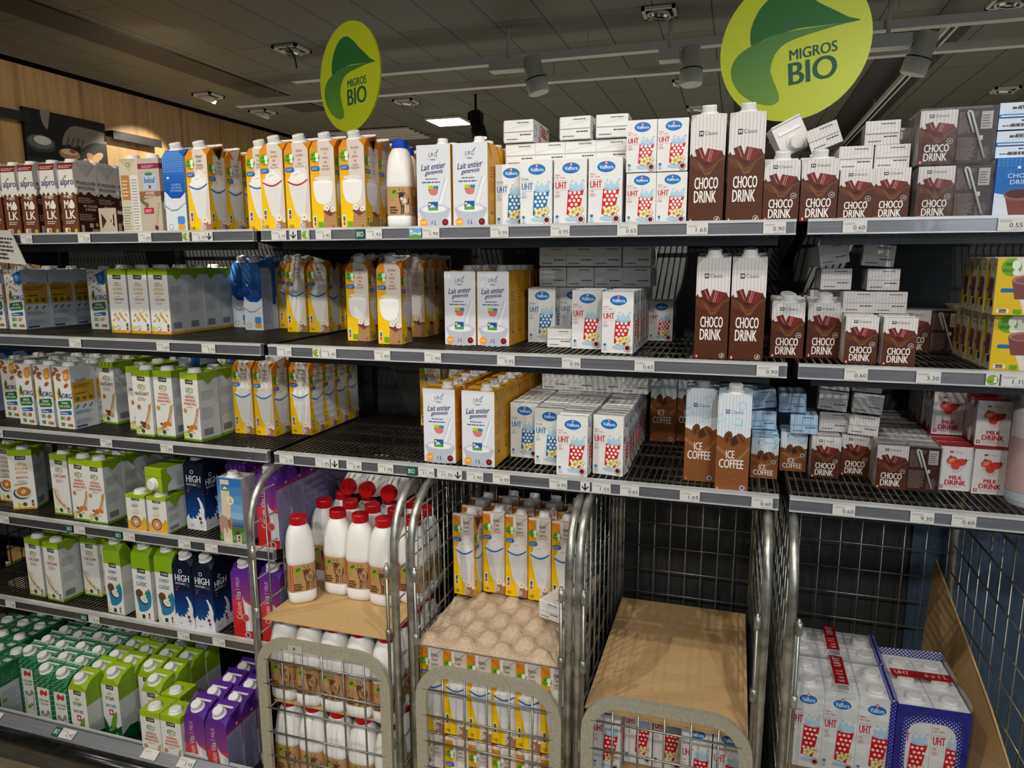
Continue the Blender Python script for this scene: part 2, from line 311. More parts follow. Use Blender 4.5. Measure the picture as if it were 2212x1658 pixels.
def art_lrg(A):
    A.rect(0, 0, 1, 1, '#dcdee2')
    A.text('LRG', .36, .855, .62, .905, '#27386e', False, .12); A.poly([(.58, .9), (.61, .9), (.66, .94), (.65, .945)], '#27386e'); A.fine(.3, .83, .72, .842, 1, '#6a78a0', .3); A.rect(.42, .815, .56, .824, '#4a5888')
    A.text('Lait entier', .13, .69, .86, .765, '#232a68', True, .28, .04); A.text('genevois', .24, .62, .78, .69, '#232a68', True, .28, .04)
    A.fine(.26, .585, .74, .605, 1, '#4a5888', .6); A.fine(.16, .545, .86, .568, 1, '#4a5888', .6)
    A.rect(.34, .45, .62, .51, '#b8c322'); A.rect(.5, .47, .64, .505, '#2f7fc0'); A.rect(.34, .45, .62, .465, '#35702c'); A.ell(.49, .435, .13, '#d87874', .09)
    A.poly([(.86, .61), (.95, .60), (.72, .24), (.58, .24)], '#e9eaee'); A.poly([(.84, .61), (.87, .61), (.6, .25), (.58, .24)], '#b3b8c6')
    A.poly(smooth_closed([(.12, .0), (.88, .0), (.87, .1), (.93, .17), (.95, .24), (.5, .27), (.06, .24), (.09, .16), (.14, .1)]), '#b9bdc8'); A.ell(.5, .235, .42, '#c9ccd4', .13); A.ell(.5, .225, .36, '#e9eaed', .09)
    A.rect(.33, .21, .62, .315, '#2458a4'); A.poly([(.33, .21), (.62, .21), (.62, .24), (.48, .27), (.33, .235)], '#5f9e3a'); A.poly([(.36, .245), (.46, .285), (.54, .25)], '#dfe6ee'); A.ell(.38, .285, .035, '#f2e640')
    A.ell(.18, .065, .115, '#eda01e'); A.text('UHT', .1, .05, .26, .08, '#f4e2b8'); A.text('1 L', .42, .04, .56, .09, '#27386e', True, .25); A.ell(.83, .065, .115, '#dadada'); A.ell(.83, .065, .095, '#5a1a20'); A.ell(.83, .07, .05, '#a02028')
def art_orange_side(A):
    A.rect(0, 0, 1, 1, '#e0a016'); A.fine(.2, .42, .85, .56, 9, '#9a6a10', .4, 3); A.fine(.2, .2, .85, .34, 9, '#9a6a10', .4, 5); A.rect(.35, .16, .65, .19, '#6a5a30'); A.fine(.25, .6, .8, .75, 4, '#a0562a', .35, 6)
def art_valf(A, red=True, small=False):
    A.rect(0, 0, 1, 1, '#e6e5e1'); c = '#c32c34' if red else '#2f74a8'; cup = '#d2141c' if red else '#1672b4'
    A.ell(.52, .86, .27, '#1668ae', .16); A.ell(.52, .86, .25, '#1a74be', .14)
    A.text('Valflora', .32, .83, .73, .885, '#e8eef4'); A.rect(.48, .895, .56, .935, '#c8202c'); A.rect(.51, .9, .53, .93, '#f0f0f0'); A.rect(.49, .91, .55, .92, '#f0f0f0')
    if red: A.text('Milch', .05, .745, .2, .77, c, False); A.text('Lait · Latte', .05, .71, .34, .735, c, False)
    else: A.text('Drink', .05, .70, .27, .74, c, False)
    A.rect(.05, .675, .42, .679, '#b0b0b0'); A.text('UHT', .05, .555, .4, .655, c); A.rect(.05, .53, .40, .534, '#b0b0b0'); A.text('3.5%' if red else '2.5%', .05, .49, .17, .515, c, False); A.fine(.05, .43, .24, .48, 3, c, .3)
    A.ell(.6, .08 + .02, .0001 + .26, '#a9cbe4', .07)
    A.poly([(.44, .54), (.93, .56), (.76, .14), (.40, .165)], cup)
    for r in range(6):
        t = (r + .55) / 6.2; yy = .52 - t * .36; xl = .44 - .04 * t; xr = .93 - .17 * t
        for q in range(-1, 5):
            x = xl + .07 + (q + (.5 if r % 2 else 0)) * .135
            if xl + .01 < x < xr - .01: m_ = min(x - xl, xr - x, .047); A.ell(x, yy, max(m_, .02), '#eee9e4', .047, n=10); A.k -= 1
    A.k += 1
    A.ell(.685, .55, .245, '#bcd6e6', .08); A.ell(.685, .55, .2, '#8ab4d0', .055)
    A.poly(smooth_closed([(.48, .57), (.52, .64), (.6, .6), (.68, .66), (.76, .6), (.86, .65), (.9, .57), (.7, .53)]), '#b4d0e2'); A.ell(.9, .67, .03, '#a8c8dc'); A.ell(.56, .67, .025, '#a8c8dc')
    for cx, cy, r in ((.60, .2, .15), (.80, .235, .12)):
        for i in range(5):
            t = i * 1.257; A.ell(cx + r * .62 * math.cos(t), cy + r * .62 * math.sin(t) * A.asp, r * .46, '#b89c3c', n=9); A.k -= 1
        A.k += 1
        for i in range(5):
            t = i * 1.257; A.ell(cx + r * .62 * math.cos(t), cy + r * .62 * math.sin(t) * A.asp, r * .36, '#efe4b0', n=9); A.k -= 1
        A.k += 1; A.ell(cx, cy, r * .22, '#c8a838', n=8)
    A.ell(.84, .09, .12, '#2f4a35'); A.ell(.84, .09, .11, '#dcdcdc'); A.ell(.84, .09, .08, '#801a20'); A.ell(.82, .095, .03, '#2a1010'); A.rect(.05, .05, .17, .16, '#d4dde4'); A.ell(.11, .135, .045, '#2f6a98'); A.rect(.08, .06, .14, .11, '#a8bccb')
def art_stripes(A, base='#dedad6', ln='#c2aeaa', y0=.55, y1=1.0, n=10):
    A.rect(0, y0, 1, y1, base)
    for i in range(n): A.rect((i + .35) / n, y0, (i + .5) / n, y1, ln); A.k -= 1
    A.k += 1
def art_choco(A, big=True):
    A.rect(0, 0, 1, 1, '#e2deda'); art_stripes(A, y0=.60 if big else .64)
    A.rect(.24, .80 if big else .865, .37, .85 if big else .925, '#26262a'); A.text('M', .265, .81 if big else .878, .345, .84 if big else .912, '#eeeeee'); A.text('Classic', .4, .808 if big else .875, .78, .845 if big else .918, '#4a4a4e', False)
    y = .635 if big else .69; sv = .62 if big else .95; A.rect(0, 0, 1, y - .12, '#522a17'); A.ym = lambda v: y + (v - y) * sv if v > .2 else v
    A.poly([(0, 0), (1, 0), (1, y - .04), (.94, y + .0), (.90, y + .06), (.86, y + .0), (.76, y - .05), (.64, y - .08), (.5, y - .09), (.36, y - .07), (.24, y - .03), (.2, y - .02), (.1, y - .03), (.05, y + .02), (0, y - .02)], '#522a17')
    A.poly([(0, y - .1), (.12, y - .09), (.3, y - .16), (.46, y - .25), (.6, y - .24), (.8, y - .12), (1, y - .07), (1, y - .04), (.8, y - .09), (.6, y - .2), (.46, y - .215), (.3, y - .12), (.12, y - .06), (0, y - .06)], '#6e3f24')
    A.poly(smooth_closed([(.02, y - .06), (.2, y - .08), (.34, y - .2), (.24, y - .22), (.05, y - .16)]), '#643619')
    A.poly([(.14, y + .07), (.34, y + .11), (.46, y - .06), (.3, y - .10), (.22, y - .07)], '#621d18'); A.poly([(.24, y + .08), (.27, y + .09), (.4, y - .06), (.37, y - .07)], '#a86a62')
    A.poly([(.5, y + .09), (.9, y + .04), (.74, y - .1), (.52, y - .16), (.4, y - .1)], '#74261f'); A.poly([(.58, y + .07), (.61, y + .068), (.53, y - .12), (.5, y - .12)], '#b8807a'); A.poly([(.64, y + .06), (.66, y + .058), (.58, y - .12), (.56, y - .12)], '#b8807a')
    A.ell(.48, y - .13, .12, '#4c1614', .07); A.poly([(.2, y - .1), (.32, y - .15), (.46, y - .27), (.6, y - .25), (.78, y - .13), (.9, y - .06), (.76, y - .16), (.6, y - .3), (.46, y - .32), (.3, y - .2)], '#7a4a2c')
    A.ym = None; ty = (.19, .425) if big else (.06, .37)
    A.text('CHOCO', .16, (ty[0] + ty[1]) / 2 + .008, .84, ty[1], '#efe9e2'); A.text('DRINK', .16, ty[0], .80, (ty[0] + ty[1]) / 2 - .008, '#efe9e2')
    A.rect(.05, .0 + .005, .12, .04 if big else .07, '#c8202c'); A.rect(.078, .01, .092, .036 if big else .06, '#f0f0f0'); A.rect(.063, .018 if big else .03, .107, .028 if big else .045, '#f0f0f0')
    r = .085 if big else .085; cy = .035 if big else .42; A.ell(.84, cy, r, '#c9c0ba'); A.ell(.84, cy, r * .8, '#4a2a1c'); A.poly([(.80, cy - .008), (.86, cy + .018), (.88, cy), (.83, cy - .015)], '#d8d0ca')
def art_straw_back(A):
    A.rect(0, 0, 1, 1, '#3a1e18'); A.fine(.04, .06, .55, .48, 18, '#8c7a72', .45, 3); A.fine(.04, .55, .55, .95, 16, '#8c7a72', .45, 4); A.fine(.62, .06, .95, .3, 10, '#8c7a72', .4, 5); A.rect(.62, .62, .92, .94, '#b9b2ac'); A.fine(.65, .66, .9, .9, 5, '#55443e', .4); A.rect(.62, .42, .7, .5, '#d4ccc6')
def art_ice(A, big=True):
    A.rect(0, 0, 1, 1, '#dfe4e8'); art_stripes(A, '#dfe4e8', '#b4c4d2', .6)
    A.rect(.24, .80 if big else .86, .36, .84 if big else .91, '#1c3f86'); A.text('M', .265, .808 if big else .87, .335, .832 if big else .9, '#e8e8ee'); A.text('Classic', .4, .803 if big else .868, .76, .838 if big else .905, '#55749a', False)
    for x, y, r in ((.66, .84, 20), (.5, .69, -12), (.04, .7, 30)) if big else ((.3, .8, 15), (.66, .78, -20), (.85, .9, 30)):
        c, s_ = math.cos(math.radians(r)), math.sin(math.radians(r)); q = [(x + .13 * (a * c - b * s_), y + .13 * A.asp * (a * s_ + b * c)) for a, b in ((0, 0), (1.7, 0), (1.7, 1.7), (0, 1.7))]
        A.poly([p for p in q if True], '#9cc9e4'); A.poly([(x + (px - x) * .8 + .02, y + (py - y) * .8 + .008) for px, py in q], '#cfe4f0')
    y = .58 if big else .60
    A.poly([(0, 0), (1, 0), (1, y), (.88, y - .02), (.75, y - .05), (.6, y - .07), (.42, y - .07), (.3, y - .05), (.16, y - .02), (0, y)], '#845029'); A.poly([(0, y - .1), (.3, y - .18), (.5, y - .26), (.75, y - .2), (1, y - .1), (1, y - .13), (.75, y - .24), (.5, y - .3), (.3, y - .22), (0, y - .14)], '#a06c3c')
    for cx, cy, rt, c in ((.34, y - .02, 75, '#6a4024'), (.56, y - .05, 60, '#4e2c18'), (.74, y - .03, 130, '#74482a')): A.ell(cx, cy, .2 if big else .19, c, .125, rt); A.ell(cx, cy, .17, '#3a1f10', .015, rt)
    for i in range(14): A.ell(.1 + .8 * ((i * 37 % 23) / 23), .04 + .26 * ((i * 17 % 19) / 19), .012, '#c89a6c', n=6); A.k -= 1
    A.k += 1; ty = (.24, .425) if big else (.08, .34)
    A.text('ICE', .3, ty[0] + (ty[1] - ty[0]) * .55, .56, ty[1], '#efe6da'); A.text('COFFEE', .1, ty[0], .84, ty[0] + (ty[1] - ty[0]) * .5, '#efe6da')
    A.rect(.05, .01, .12, .04, '#c8202c'); A.rect(.077, .015, .093, .035, '#f0f0f0'); A.ell(.83, .045 if big else .42, .08, '#cfcfcf'); A.ell(.83, .045 if big else .42, .055, '#3a5a7a')
def art_straw(A):
    A.rect(0, 0, 1, 1, '#e2dedc'); art_stripes(A, '#e2dedc', '#c8b8c0', .78, 1, 12); A.rect(.28, .855, .39, .895, '#b81c2c'); A.text('Classic', .42, .858, .7, .892, '#b85a66', False)
    A.poly([(.18, .62), (.5, .74), (.84, .6), (.62, .42), (.46, .4)], '#cfcacb')
    A.ell(.36, .69, .17, '#d8503c', .13, 25); A.ell(.36, .69, .1, '#e88a70', .07, 25); A.ell(.62, .65, .21, '#cf3a30', .13, 15); A.ell(.48, .56, .14, '#d64434', .12, -30)
    for cx, cy in ((.32, .76), (.78, .71)): A.poly([(cx - .12, cy + .01), (cx - .04, cy + .0), (cx, cy + .05), (cx + .03, cy), (cx + .12, cy + .02), (cx + .03, cy - .03)], '#2f5a2a')
    A.text('MILK', .33, .25, .73, .34, '#b8182a'); A.text('DRINK', .2, .125, .86, .235, '#c01824'); A.fine(.22, .085, .86, .1, 1, '#b86a70', .5); A.rect(.05, .05, .16, .12, '#b81c2c'); A.rect(.093, .065, .117, .108, '#f0f0f0'); A.rect(.07, .078, .14, .094, '#f0f0f0')
def art_vlove(A, kind):
    A.rect(0, 0, 1, 1, '#e4e2dc'); top = .72 if kind == 'coco' else .905
    A.rect(0, top, 1, 1, '#9cb81c' if kind != 'coco' else '#86ae1c')
    ty = top - .02 if kind != 'coco' else .72
    A.poly([(.3, ty - .045), (.72, ty - .05), (.73, ty + .015), (.29, ty + .02)], '#2c2c2a'); A.text('V LOVE', .35, ty - .03, .68, ty + .0, '#e8e6e0')
    A.fine(.36, ty - .11, .66, ty - .09, 1, '#5c5c58', .5)
    if kind == 'oat':
        A.text('HAFER\nAVOINE\nAVENA', .24, .60, .78, .77, '#c8a864', leading=.95); A.fine(.36, .565, .66, .58, 1, '#5c5c58', .5); A.text('CALCIUM', .26, .51, .78, .545, '#a83a40'); A.fine(.3, .46, .74, .49, 2); A.ell(.6, .37, .13, '#d8d4cc'); A.ell(.6, .37, .11, '#eceae4')
        for i in range(9): A.ell(.16 + i * .085, .2 + (i * 5 % 7) * .018, .09, '#c08a28' if i % 2 else '#d2a03c', .04, 30 + i * 13, 8)
        A.rect(0, 0, 1, .045, '#d29a1c'); A.poly([(.04, .05), (.26, .1), (.05, .13)], '#d8d42a'); A.ell(.38, .085, .1, '#8a8a86'); A.ell(.38, .085, .075, '#e4e2dc'); A.nutri(.78, .03, .18, .14)
    elif kind in ('rice_calcium', 'hazelnut', 'almond'):
        A.text('RICE', .3, .71, .72, .775, '#6f8f24'); A.fine(.36, .685, .66, .7, 1, '#5c5c58', .5)
        if kind == 'rice_calcium': A.text('CALCIUM', .16, .62, .84, .67, '#a83040'); A.fine(.25, .54, .78, .6, 3)
        elif kind == 'hazelnut': A.text('HAZELNUT', .1, .62, .9, .67, '#6a1c3c'); A.fine(.25, .54, .78, .6, 3); A.ell(.28, .44, .13, '#c8a884'); A.ell(.28, .44, .07, '#8a5a3c')
        else: A.text('MANDEL\nAMANDES\nMANDORLE', .15, .53, .87, .67, '#c0543c', leading=.95); A.fine(.3, .49, .7, .515, 2); A.ell(.18, .44, .1, '#c88a54')
        for br in range(3):
            for i in range(13):
                t = i / 12
                if kind == 'rice_calcium': x, y, a_ = .06 + br * .06 + .84 * t ** 1.5, .42 - br * .04 - .30 * t ** .75, -65 + 50 * t
                else: x, y, a_ = .04 + br * .05 + .82 * t ** .8, .10 + br * .02 + .36 * t ** 2, 15 + 60 * t
                A.ell(x, y, .065, ('#b08038', '#c89a50', '#d4ac68')[(i + br) % 3], .022, a_ + (22 if i % 2 else -22), 7); A.k -= 1
            A.k += 1
        for i in range(5):
            q = [(.60 + i * .05, .2), (.61 + i * .05, .2), (.84 + i * .03, .5), (.83 + i * .03, .5)] if kind != 'rice_calcium' else [(.1 + i * .05, .42), (.11 + i * .05, .42), (.16 + i * .1, .14), (.15 + i * .1, .14)]
            A.poly(q, '#c49a58'); A.k -= 1
        A.k += 1
        if kind == 'hazelnut': A.ell(.5, .17, .14, '#6a3a24'); A.ell(.68, .15, .13, '#b88a6a'); A.ell(.36, .2, .08, '#4a6a24')
        if kind == 'almond': A.ell(.46, .19, .16, '#c8702c', .11, 40); A.ell(.68, .21, .15, '#d07c34', .1, -20); A.ell(.56, .13, .1, '#e0bc94', .06); A.ell(.28, .2, .06, '#3c5a20')
        if kind == 'rice_calcium': A.nutri(.74, .03, .16, .12)
        A.rect(0, 0, 1, .03, '#6f9a1c'); A.poly([(.04, .04), (.26, .08), (.05, .12)], '#d8d42a'); A.ell(.4, .08, .1, '#35602a')
    elif kind == 'coco':
        A.text('COCONUT', .2, .585, .74, .635, '#2a7aa4'); A.fine(.36, .56, .6, .57, 1, '#5c5c58', .5); A.text('CLASSIC', .18, .49, .76, .545, '#3a5a86')
        A.poly(smooth_closed([(.1, .4), (.2, .2), (.25, .12), (.55, .13), (.85, .2), (.95, .32), (.92, .42), (.8, .46), (.7, .36), (.3, .3)]), '#2a7ea6'); A.ell(.3, .38, .2, '#6a4630'); A.ell(.5, .29, .26, '#5a3a28', .2, -30); A.ell(.54, .3, .21, '#eceae4', .15, -30); A.ell(.55, .3, .13, '#cfd0cc', .09, -30); A.poly([(.6, .38), (.7, .44), (.82, .4), (.7, .36)], '#3a8a34')
        A.poly([(.04, .03), (.2, .05), (.05, .09)], '#d8d42a'); A.rect(.36, .025, .52, .08, '#2a2a2a'); A.nutri(.68, .02, .16, .1)
    elif kind == 'soja':
        A.text('BIO', .35, .745, .6, .785, '#9ab838'); A.text('SOJA', .2, .66, .72, .73, '#1f5a44'); A.text('NATURE', .2, .56, .78, .61, '#2a7aa8'); A.rect(.36, .44, .6, .53, '#c02030'); A.rect(.46, .455, .5, .515, '#f0f0f0'); A.rect(.4, .475, .56, .495, '#f0f0f0')
        A.poly([(0, 0), (1, 0), (1, .3), (.75, .24), (.5, .34), (.3, .22), (0, .4)], '#14542f'); A.poly(smooth_closed([(.4, .3), (.6, .45), (.8, .5), (.7, .3), (.5, .2)]), '#6a9a34'); A.ell(.35, .2, .12, '#7ea83c', .08, 20); A.ell(.7, .15, .08, '#7ea83c')
    elif kind == 'barista':
        A.text('HAFER\nAVOINE\nAVENA', .22, .6, .8, .78, '#c8965a', leading=.95); A.text('BARISTA', .26, .52, .76, .56, '#a8485a'); A.fine(.3, .46, .72, .5, 2)
        A.ell(.42, .27, .36, '#3a4a5a', .28); A.ell(.5, .29, .36, '#d8d4cc', .27); A.ell(.5, .3, .3, '#b8702e', .22); A.ell(.5, .3, .12, '#e0b888', .09, 30)
        for i in range(6): A.ell(.2 + i * .09, .42 + i * .004, .08, '#c49a58', .025, 20 + i * 5, 7)
        A.rect(0, 0, 1, .03, '#d29a1c'); A.poly([(.2, .04), (.4, .08), (.2, .13)], '#d8d42a'); A.ell(.5, .085, .09, '#35602a'); A.nutri(.76, .04, .16, .13)
    elif kind == 'smalloat':
        A.fine(.3, .66, .66, .74, 2, '#35702a', .6); A.text('OAT', .34, .53, .66, .62, '#e0cc90'); A.fine(.3, .46, .7, .52, 2, '#c89a90', .5)
        A.poly([(0, 0), (1, 0), (1, .34), (.9, .42), (.8, .3), (.2, .22), (0, .3)], '#e0a820'); A.ell(.45, .24, .3, '#d8b080'); A.ell(.45, .24, .26, '#4a2c1c'); A.ell(.45, .24, .22, '#c8966a'); A.ell(.45, .24, .08, '#e8d0b0')
def art_vside(A, band='#6f9a1c'):
    A.rect(0, 0, 1, 1, '#c9cac8'); A.poly([(0, 1), (1, 1), (1, .9), (.8, .9), (.62, .84), (.46, .9), (0, .905)], '#7f9f1a'); A.ell(.5, .925, .1, '#3c3c3a'); A.ell(.5, .925, .075, '#a8b83c')
    A.fine(.12, .6, .78, .74, 10, '#90908c', .45, 3); A.fine(.12, .32, .8, .5, 9, '#a09e9a', .45, 8)
    for i in range(14): A.rect(.14 + i * .035, .08, .155 + i * .035 + (i % 3) * .006, .18, '#4a4a48'); A.k -= 1
    A.k += 1; A.rect(0, 0, 1, .04, band)
def art_bjorg(A, kind):
    A.rect(0, 0, 1, 1, '#e8e6e2'); oat = kind == 'oat'
    if oat:
        for x, y, r in ((.1, .95, 20), (.3, .96, -30), (.45, .9, 50), (.2, .86, -10), (.38, .8, 30), (.6, .76, -20), (.12, .76, 60), (.3, .71, 10), (.5, .68, -40), (.65, .65, 15)): A.ell(x, y, .1, '#b89878', .045, r, 8)
        A.poly([(.5, .92), (1, .99), (1, .78), (.86, .74), (.6, .78)], '#2a6ea8')
    else:
        for x, y, r in ((.2, .95, -25), (.06, .88, 40), (.32, .86, 10), (.3, .8, -20), (.72, .7, 30)): A.ell(x, y, .16, '#9c5a34', .085, r, 10); A.ell(x, y + .004, .11, '#b06c44', .03, r, 8)
        A.poly([(.6, .93), (.96, .98), (.97, .82), (.74, .76), (.6, .8)], '#e0941c')
    A.fine(.66, .82, .9, .92, 3, '#e6d8c0' if not oat else '#a8c8e4', .5)
    A.poly(smooth_closed([(.12, .58), (.2, .6), (.3, .52), (.2, .46), (.14, .5)]), '#e0c020'); A.poly(smooth_closed([(.2, .56), (.26, .66), (.36, .6), (.3, .52)]), '#4c7a24')
    A.text('BjORG', .22, .47, 1.0, .575, '#2c3466')
    A.poly([(.16, .44), (.9, .47), (.94, .38), (.86, .33), (.2, .31), (.14, .36)], '#2c6e36'); A.text('SANS SUCRES', .2, .34, .84, .375, '#dfe8dc', True, 0, .02); A.text('AVOINE' if oat else 'AMANDE', .34, .395, .74, .43, '#dfe8dc', True, 0, .02)
    A.poly([(.2, .27), (.86, .3), (.9, .27), (.88, .235), (.24, .22)], '#2f62a4'); A.fine(.28, .24, .8, .275, 1, '#dfe6f0', .5); A.text('BIO', .22, .135, .48, .2, '#6c8c2c'); A.ell(.68, .17, .13, '#b07048' if not oat else '#c8a070', .08, 25); A.rect(.22, .04, .42, .095, '#5f8f44'); A.rect(.6, .04, .76, .085, '#7aa040'); A.rect(.76, .04, .9, .085, '#c85a2a')
def art_bside(A):
    A.rect(0, 0, 1, 1, '#cdced2'); A.poly([(0, 1), (.96, 1), (.8, .82), (.72, .8)], '#c2c4ca'); A.ell(.34, .93, .12, '#3c4a74'); A.ell(.34, .93, .085, '#cdced2'); A.fine(.2, .75, .7, .8, 2, '#2f5a9a', .6)
    A.rrect(.04, .42, .94, .76, '#c8962c', .08); A.fine(.1, .66, .86, .72, 2, '#6a5a20', .5); A.fine(.14, .55, .7, .6, 1, '#6a5a20', .5)
    for i in range(3): A.ell(.22 + i * .27, .48, .09, '#5c6a24', .08)
    for i in range(3): A.poly([(.1 + i * .28, .33), (.22 + i * .28, .39), (.26 + i * .28, .37), (.14 + i * .28, .32)], '#4a6a4c')
    A.fine(.08, .24, .86, .3, 3, '#6a86a0', .5); A.fine(.08, .08, .9, .16, 4, '#8a94b8', .4); A.rect(.08, .02, .5, .05, '#3a4a8c')
def art_alpro(A):
    A.rect(0, 0, 1, 1, '#6a4028'); A.rect(0, .6, 1, 1, '#e4e0da'); A.poly(smooth_closed([(0, .66), (0, .56), (.15, .6), (.3, .555), (.45, .6), (.6, .54), (.8, .59), (1, .56), (1, .66)]), '#e4e0da'); A.rect(0, .91, 1, 1, '#7c2a20'); A.fine(.06, .93, .94, .975, 2, '#d8c4b8', .5)
    A.text('alpro', .08, .66, .92, .79, '#35306a', True); A.ell(.42, .81, .09, '#8aa42c', .05, 30)
    A.text('NOT', .42, .505, .78, .555, '#e8e0d4'); A.rect(.22, .52, .36, .55, '#c8b8a8'); A.text('M', .2, .365, .5, .48, '#efe8de'); A.poly(smooth_closed([(.68, .49), (.84, .42), (.82, .375), (.68, .36), (.54, .375), (.52, .42)]), '#efe8de'); A.text('LK', .24, .22, .86, .34, '#efe8de')
    A.fine(.22, .15, .84, .205, 2, '#d8ccbe', .5); A.rect(.12, .02, .44, .09, '#e0dcd0'); A.rect(.26, .03, .4, .08, '#c86a2a'); A.ell(.8, .05, .12, '#9a7a3c'); A.ell(.8, .05, .08, '#c8b44a')
def art_alproside(A):
    A.rect(0, 0, 1, 1, '#4a241c'); A.poly(smooth_closed([(0, 1), (1, 1), (1, .6), (.8, .57), (.6, .61), (.4, .56), (.2, .6), (0, .57)]), '#ded8d2'); A.poly([(.1, .98), (.95, .98), (.6, .8)], '#d2ccc6'); A.ell(.5, .88, .1, '#3a3a5a'); A.ell(.5, .88, .07, '#ded8d2')
    A.text('PFLANZLICHEN\nREVOLUTION', .06, .63, .96, .75, '#55262a', leading=1.0); A.fine(.06, .45, .9, .53, 3, '#b8a49a', .5); A.text('MIT CALCIUM\n& VITAMIN', .3, .34, .95, .42, '#e0d4c8', leading=1.0); A.fine(.06, .2, .9, .3, 4, '#b8a49a', .5); A.rect(.5, .1, .68, .16, '#d8d0c8'); A.rect(.1, .02, .24, .13, '#c8c0b8'); A.rect(.6, .02, .94, .08, '#b8b0a4'); A.ell(.86, .14, .08, '#c8b43a')
def art_blue(A):
    A.grad(0, .42, 1, 1, '#1450a8', '#3a78c8', 6)
    for i in range(12):
        for j in range(9): A.poly([(i / 12 + .01, .74 + j * .028), (i / 12 + .04, .765 + j * .028), (i / 12 + .07, .74 + j * .028), (i / 12 + .04, .747 + j * .028)], '#7aa8dc'); A.k -= 1
    A.k += 1; A.rect(.18, .66, .27, .685, '#e4e8f0'); A.text('VOLLMILCH\nLAIT ENTIER\nLATTE INTERO', .3, .5, .88, .6, '#a8c4e8', False, leading=1.1)
    A.rect(0, 0, 1, .42, '#d8dce2'); A.poly(smooth_closed([(0, .5), (.25, .44), (.5, .39), (.7, .41), (.9, .46), (1, .48), (1, .3), (0, .3)]), '#d8dce2'); A.poly([(0, .34), (.3, .28), (.6, .29), (1, .37), (1, .36), (.6, .27), (.3, .26), (0, .32)], '#8a94a4')
    A.ell(.22, .07, .12, '#9a9a9a'); A.ell(.22, .07, .09, '#d8dce2'); A.rrect(.55, .1, .9, .2, '#4a8acc'); A.rrect(.55, .03, .9, .1, '#d8a43c')
def art_high(A, side=False):
    A.grad(0, .1, 1, .55, '#0e4a94', '#0c2450', 6); A.grad(0, .55, 1, 1, '#0a1a38', '#0a1428', 3)
    A.ell(.42, .84, .09, '#d8d8dc'); A.ell(.42, .84, .06, '#0a1428'); A.text('HIGH', .12, .69, .86, .79, '#dcdce0'); A.text('PROTEIN', .12, .64, .62, .672, '#c8c8cc'); A.rect(.66, .62, .86, .675, '#4a3a4a'); A.fine(.12, .6, .4, .615, 1, '#5a80b0', .5); A.rect(.14, .55, .22, .58, '#c8202c')
    A.poly([(0, 0), (1, 0), (1, .14), (.92, .2), (.95, .3), (.86, .4), (.7, .48), (.62, .47), (.72, .4), (.76, .32), (.66, .3), (.74, .24), (.6, .26), (.64, .2), (.5, .22), (.52, .16), (.36, .17), (.34, .2), (.3, .15), (.15, .17), (.12, .22), (0, .17)], '#dcdde0')
    A.ell(.7, .17, .08, '#7a2a30'); A.rect(.66, .04, .82, .14, '#c4c6ca'); A.ell(.74, .115, .06, '#3a4a5a'); A.text('1.5%', .12, .05, .36, .075, '#4a4a50', False)
def art_purple(A):
    A.grad(0, .55, 1, 1, '#8a3a78', '#5a2a8a', 6); A.grad(0, 0, 1, .55, '#b81818', '#c83a48', 5)
    A.text('MILK', .25, .74, .42, .88, '#c8a0c8', False, rot=True); A.rect(.22, .70, .44, .706, '#d8b0c8'); A.text('Calcium Vita', .2, .27, .46, .67, '#e8d0c8', False, rot=True)
    A.poly([(.52, .62), (.6, .56), (.7, .53), (.88, .5), (1, .48), (1, .12), (.6, .1), (.62, .3), (.56, .5)], '#d2ccd0'); A.poly([(.66, .5), (.74, .5), (.8, .12), (.74, .12)], '#ecebee'); A.poly([(.88, .48), (.92, .48), (.94, .12), (.9, .12)], '#b8b0bc')
    A.ell(.64, .3, .18, '#d89a94'); A.ell(.64, .3, .15, '#c04a44'); A.ell(.7, .05, .14, '#cfc4c0'); A.ell(.7, .05, .1, '#8a3030')
def art_grayside(A, c='#8a86a4', t='#6a6690'): A.rect(0, 0, 1, .86, c); A.fine(.08, .05, .92, .8, 30, t, .45, 4); A.ell(.7, .92, .07, '#b8b0c8')
def art_soya_green(A):
    A.rect(0, 0, 1, 1, '#1a6a40')
    for j in range(26):
        for i in range(3): x = .02 + i * .33 + (j % 2) * .1; A.poly([(x, j * .04), (x + .22, j * .04 + .03), (x + .22, j * .04 + .038), (x, j * .04 + .008)], '#9cc8a8'); A.k -= 1
    A.k += 1; A.rect(.14, .0, .86, .80, '#dddcd6'); A.poly(smooth_closed([(.3, .72), (.4, .77), (.6, .74), (.72, .78), (.74, .7), (.6, .68), (.5, .7), (.36, .67)]), '#b8342c'); A.text('SOJA DRINK\nCALCIUM', .2, .53, .8, .62, '#3a3a38', leading=1.1)
    A.poly([(.22, .4), (.25, .4), (.32, .12), (.29, .12)], '#5a5a58'); A.poly([(.75, .42), (.78, .42), (.72, .12), (.69, .12)], '#5a5a58'); A.poly(smooth_closed([(.22, .4), (.35, .44), (.5, .38), (.65, .46), (.78, .42), (.5, .35)]), '#8a8a86'); A.ell(.45, .18, .1, '#5a8a34'); A.ell(.6, .22, .08, '#6a9a3c')
def art_green_side(A):
    A.rect(0, 0, 1, 1, '#1a6a40')
    for j in range(7):
        for i in range(5): A.poly([(i * .2, .72 + j * .04), (i * .2 + .16, .745 + j * .04), (i * .2 + .16, .752 + j * .04), (i * .2, .727 + j * .04)], '#9cc8a8'); A.k -= 1
    A.k += 1; A.rect(.06, 0, .96, .68, '#c4cacc'); A.fine(.12, .08, .9, .6, 18, '#7a8488', .4, 9); A.rect(.12, .4, .34, .46, '#6a9a3c')
